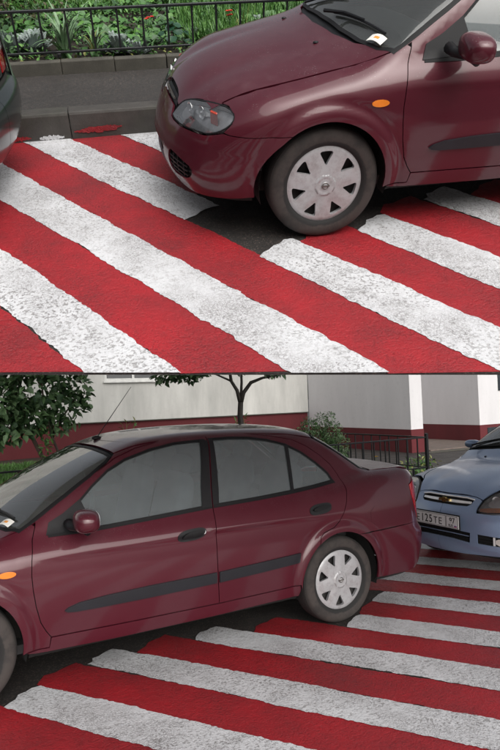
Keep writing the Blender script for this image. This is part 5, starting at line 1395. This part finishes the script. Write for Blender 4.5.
# low plants along the edging
n = 420; X = RNG.uniform(-1.2, 3.6, n); Y = RNG.uniform(-2.75, -2.53, n); Z = bz(X, Y) + RNG.uniform(.0, .05, n)
o = leaves('edging_ground_cover', np.stack([X, Y, Z], 1), np.stack([RNG.normal(size=n), RNG.normal(size=n), np.abs(RNG.normal(size=n)) * .7], 1), np.tile((0, 0, 1.), (n, 1)), RNG.uniform(.03, .07, n), .028, [M['leaf_light'], M['leaf_mid'], M['leaf_yellow'], M['leaf_mid']]); tag(o, 'low bright green creeping plants spilling over the edging kerb', 'ground cover', kind='stuff')
# rounded-leaf ground cover
n = 9000; X = RNG.uniform(XR + .1, XL - .2, n); Y = RNG.uniform(-5.2, -2.62, n); Z = bz(X, Y) + RNG.uniform(.0, .11, n) * (1 + .5 * np.sin(X * 5) * np.cos(Y * 4))
o = leaves('low_foliage', np.stack([X, Y, Z], 1), np.stack([RNG.normal(size=n), RNG.normal(size=n), np.abs(RNG.normal(size=n)) * .9], 1), np.tile((0, 0, 1.), (n, 1)), RNG.uniform(.03, .09, n), .026, [M['leaf_mid'], M['leaf_dark'], M['leaf_light'], M['leaf_mid']]); tag(o, 'low tangle of small green leaves covering the soil of the bed', 'ground cover', kind='stuff')
cx = []; n = 3600
X = RNG.uniform(XR + .1, XL - .2, n); Y = RNG.uniform(-4.9, -2.75, n); keep = (np.sin(X * 4.1 + 2 * np.sin(Y * 3)) + np.sin(Y * 5.3 + X) > -.9)
X, Y = X[keep], Y[keep]; Hh = .05 + .10 * (np.sin(X * 2.3 + 1) * np.cos(Y * 2.9) * .5 + .5); Z = bz(X, Y) + Hh * RNG.uniform(.4, 1.25, len(X))
Nn = np.stack([RNG.normal(size=len(X)) * .35, RNG.normal(size=len(X)) * .35 + .25, np.ones(len(X))], 1)
o = many_round('ground_cover', np.stack([X, Y, Z], 1), Nn, RNG.uniform(.028, .06, len(X)), [M['leaf_light'], M['leaf_mid'], M['leaf_mid'], M['leaf_dark']]); tag(o, 'mass of round-leaved green plants filling the flower bed', 'ground cover', kind='stuff')
grass_field('lawn_grass', XR + .05, XL - .05, YE + .05, -4.3, 60000, .16, bz, [M['grass'], M['leaf_light'], M['grass'], M['leaf_mid']], 'green grass behind and between the flower bed plants')
grass_field('long_grass', XR + .05, .2, -4.3, -2.7, 16000, .20, bz, [M['grass'], M['leaf_light'], M['leaf_mid']], 'tall loose grass in the bed behind the red bonnet')
q = bed_at(14, 8, .5); o = blob_leaves('crown', [(0, 0, .30), (.3, 0, .35), (-.3, -.05, .28), (.1, -.1, .55), (.55, 0, .3)], [(.25, .25, .25)] * 5, 1500, .05, .026, [M['leaf_rust'], M['leaf_dark'], M['leaf_rust'], M['leaf_mid']])
CUR[0].remove(o); r = empty('russet_shrub', (q[0], q[1], float(bz(q[0], q[1])))); tag(r, 'dark russet-green shrub in the upper left corner of the bed', 'shrub'); o.parent = r; o['kind'] = 'stuff'
MB().tube([(0, 0, 0), (.1, 0, .3)], [.02, .01], 6).build('stem', M['bark'], r)
# ---- cars: the same saloon again from the front quarter, and the tail of the one ahead
red2 = copy_tree(red); red2['label'] = 'dark red saloon whose nose, headlight and front wheel fill the upper scene'
leaflet(None, SS, 'small orange-printed paper slip under the wiper of the upper car')
SKIP = ('front_', 'bonnet', 'windscreen', 'headlight', 'door_mirror', 'side_repeater', 'roof', 'wiper', 'scuttle', 'radiator', 'grille', 'dashboard', 'steering', 'sill', 'seat', 'cabin', 'exhaust')
def rear_only(ch):
    if ch.name.startswith(SKIP): return False
    if ch.type == 'MESH' and len(ch.data.vertices):
        if ch.name.startswith('inner_body'): return ch.data.vertices[0].co.x < -2
        return (ch.location.x + sum(v.co.x for v in list(ch.data.vertices)[::7]) / max(1, len(ch.data.vertices) // 7 + 1)) < -1.1
    return True
dark = copy_tree(red, None, rear_only); dark['label'] = 'dark green car whose rear corner enters the upper scene at the left'; _r = math.radians(-10); dark.rotation_euler = (0, 0, _r); dark.location = (1.67 + 3.56 * math.cos(_r), -.13 + 3.56 * math.sin(_r), 0)
recolour(dark, M['maroon'], M['green'])
# ---- move the whole upper place onto its deck
bpy.context.view_layer.update()
for o in UPPER:
    if o.parent is None:
        o.matrix_world = DECK @ o.matrix_basis
CUR[0] = None
bpy.context.view_layer.update()
print('built', round(time.time() - T0, 1), 's; objects', len(bpy.data.objects), 'tris', sum(len(m.polygons) for m in bpy.data.meshes))
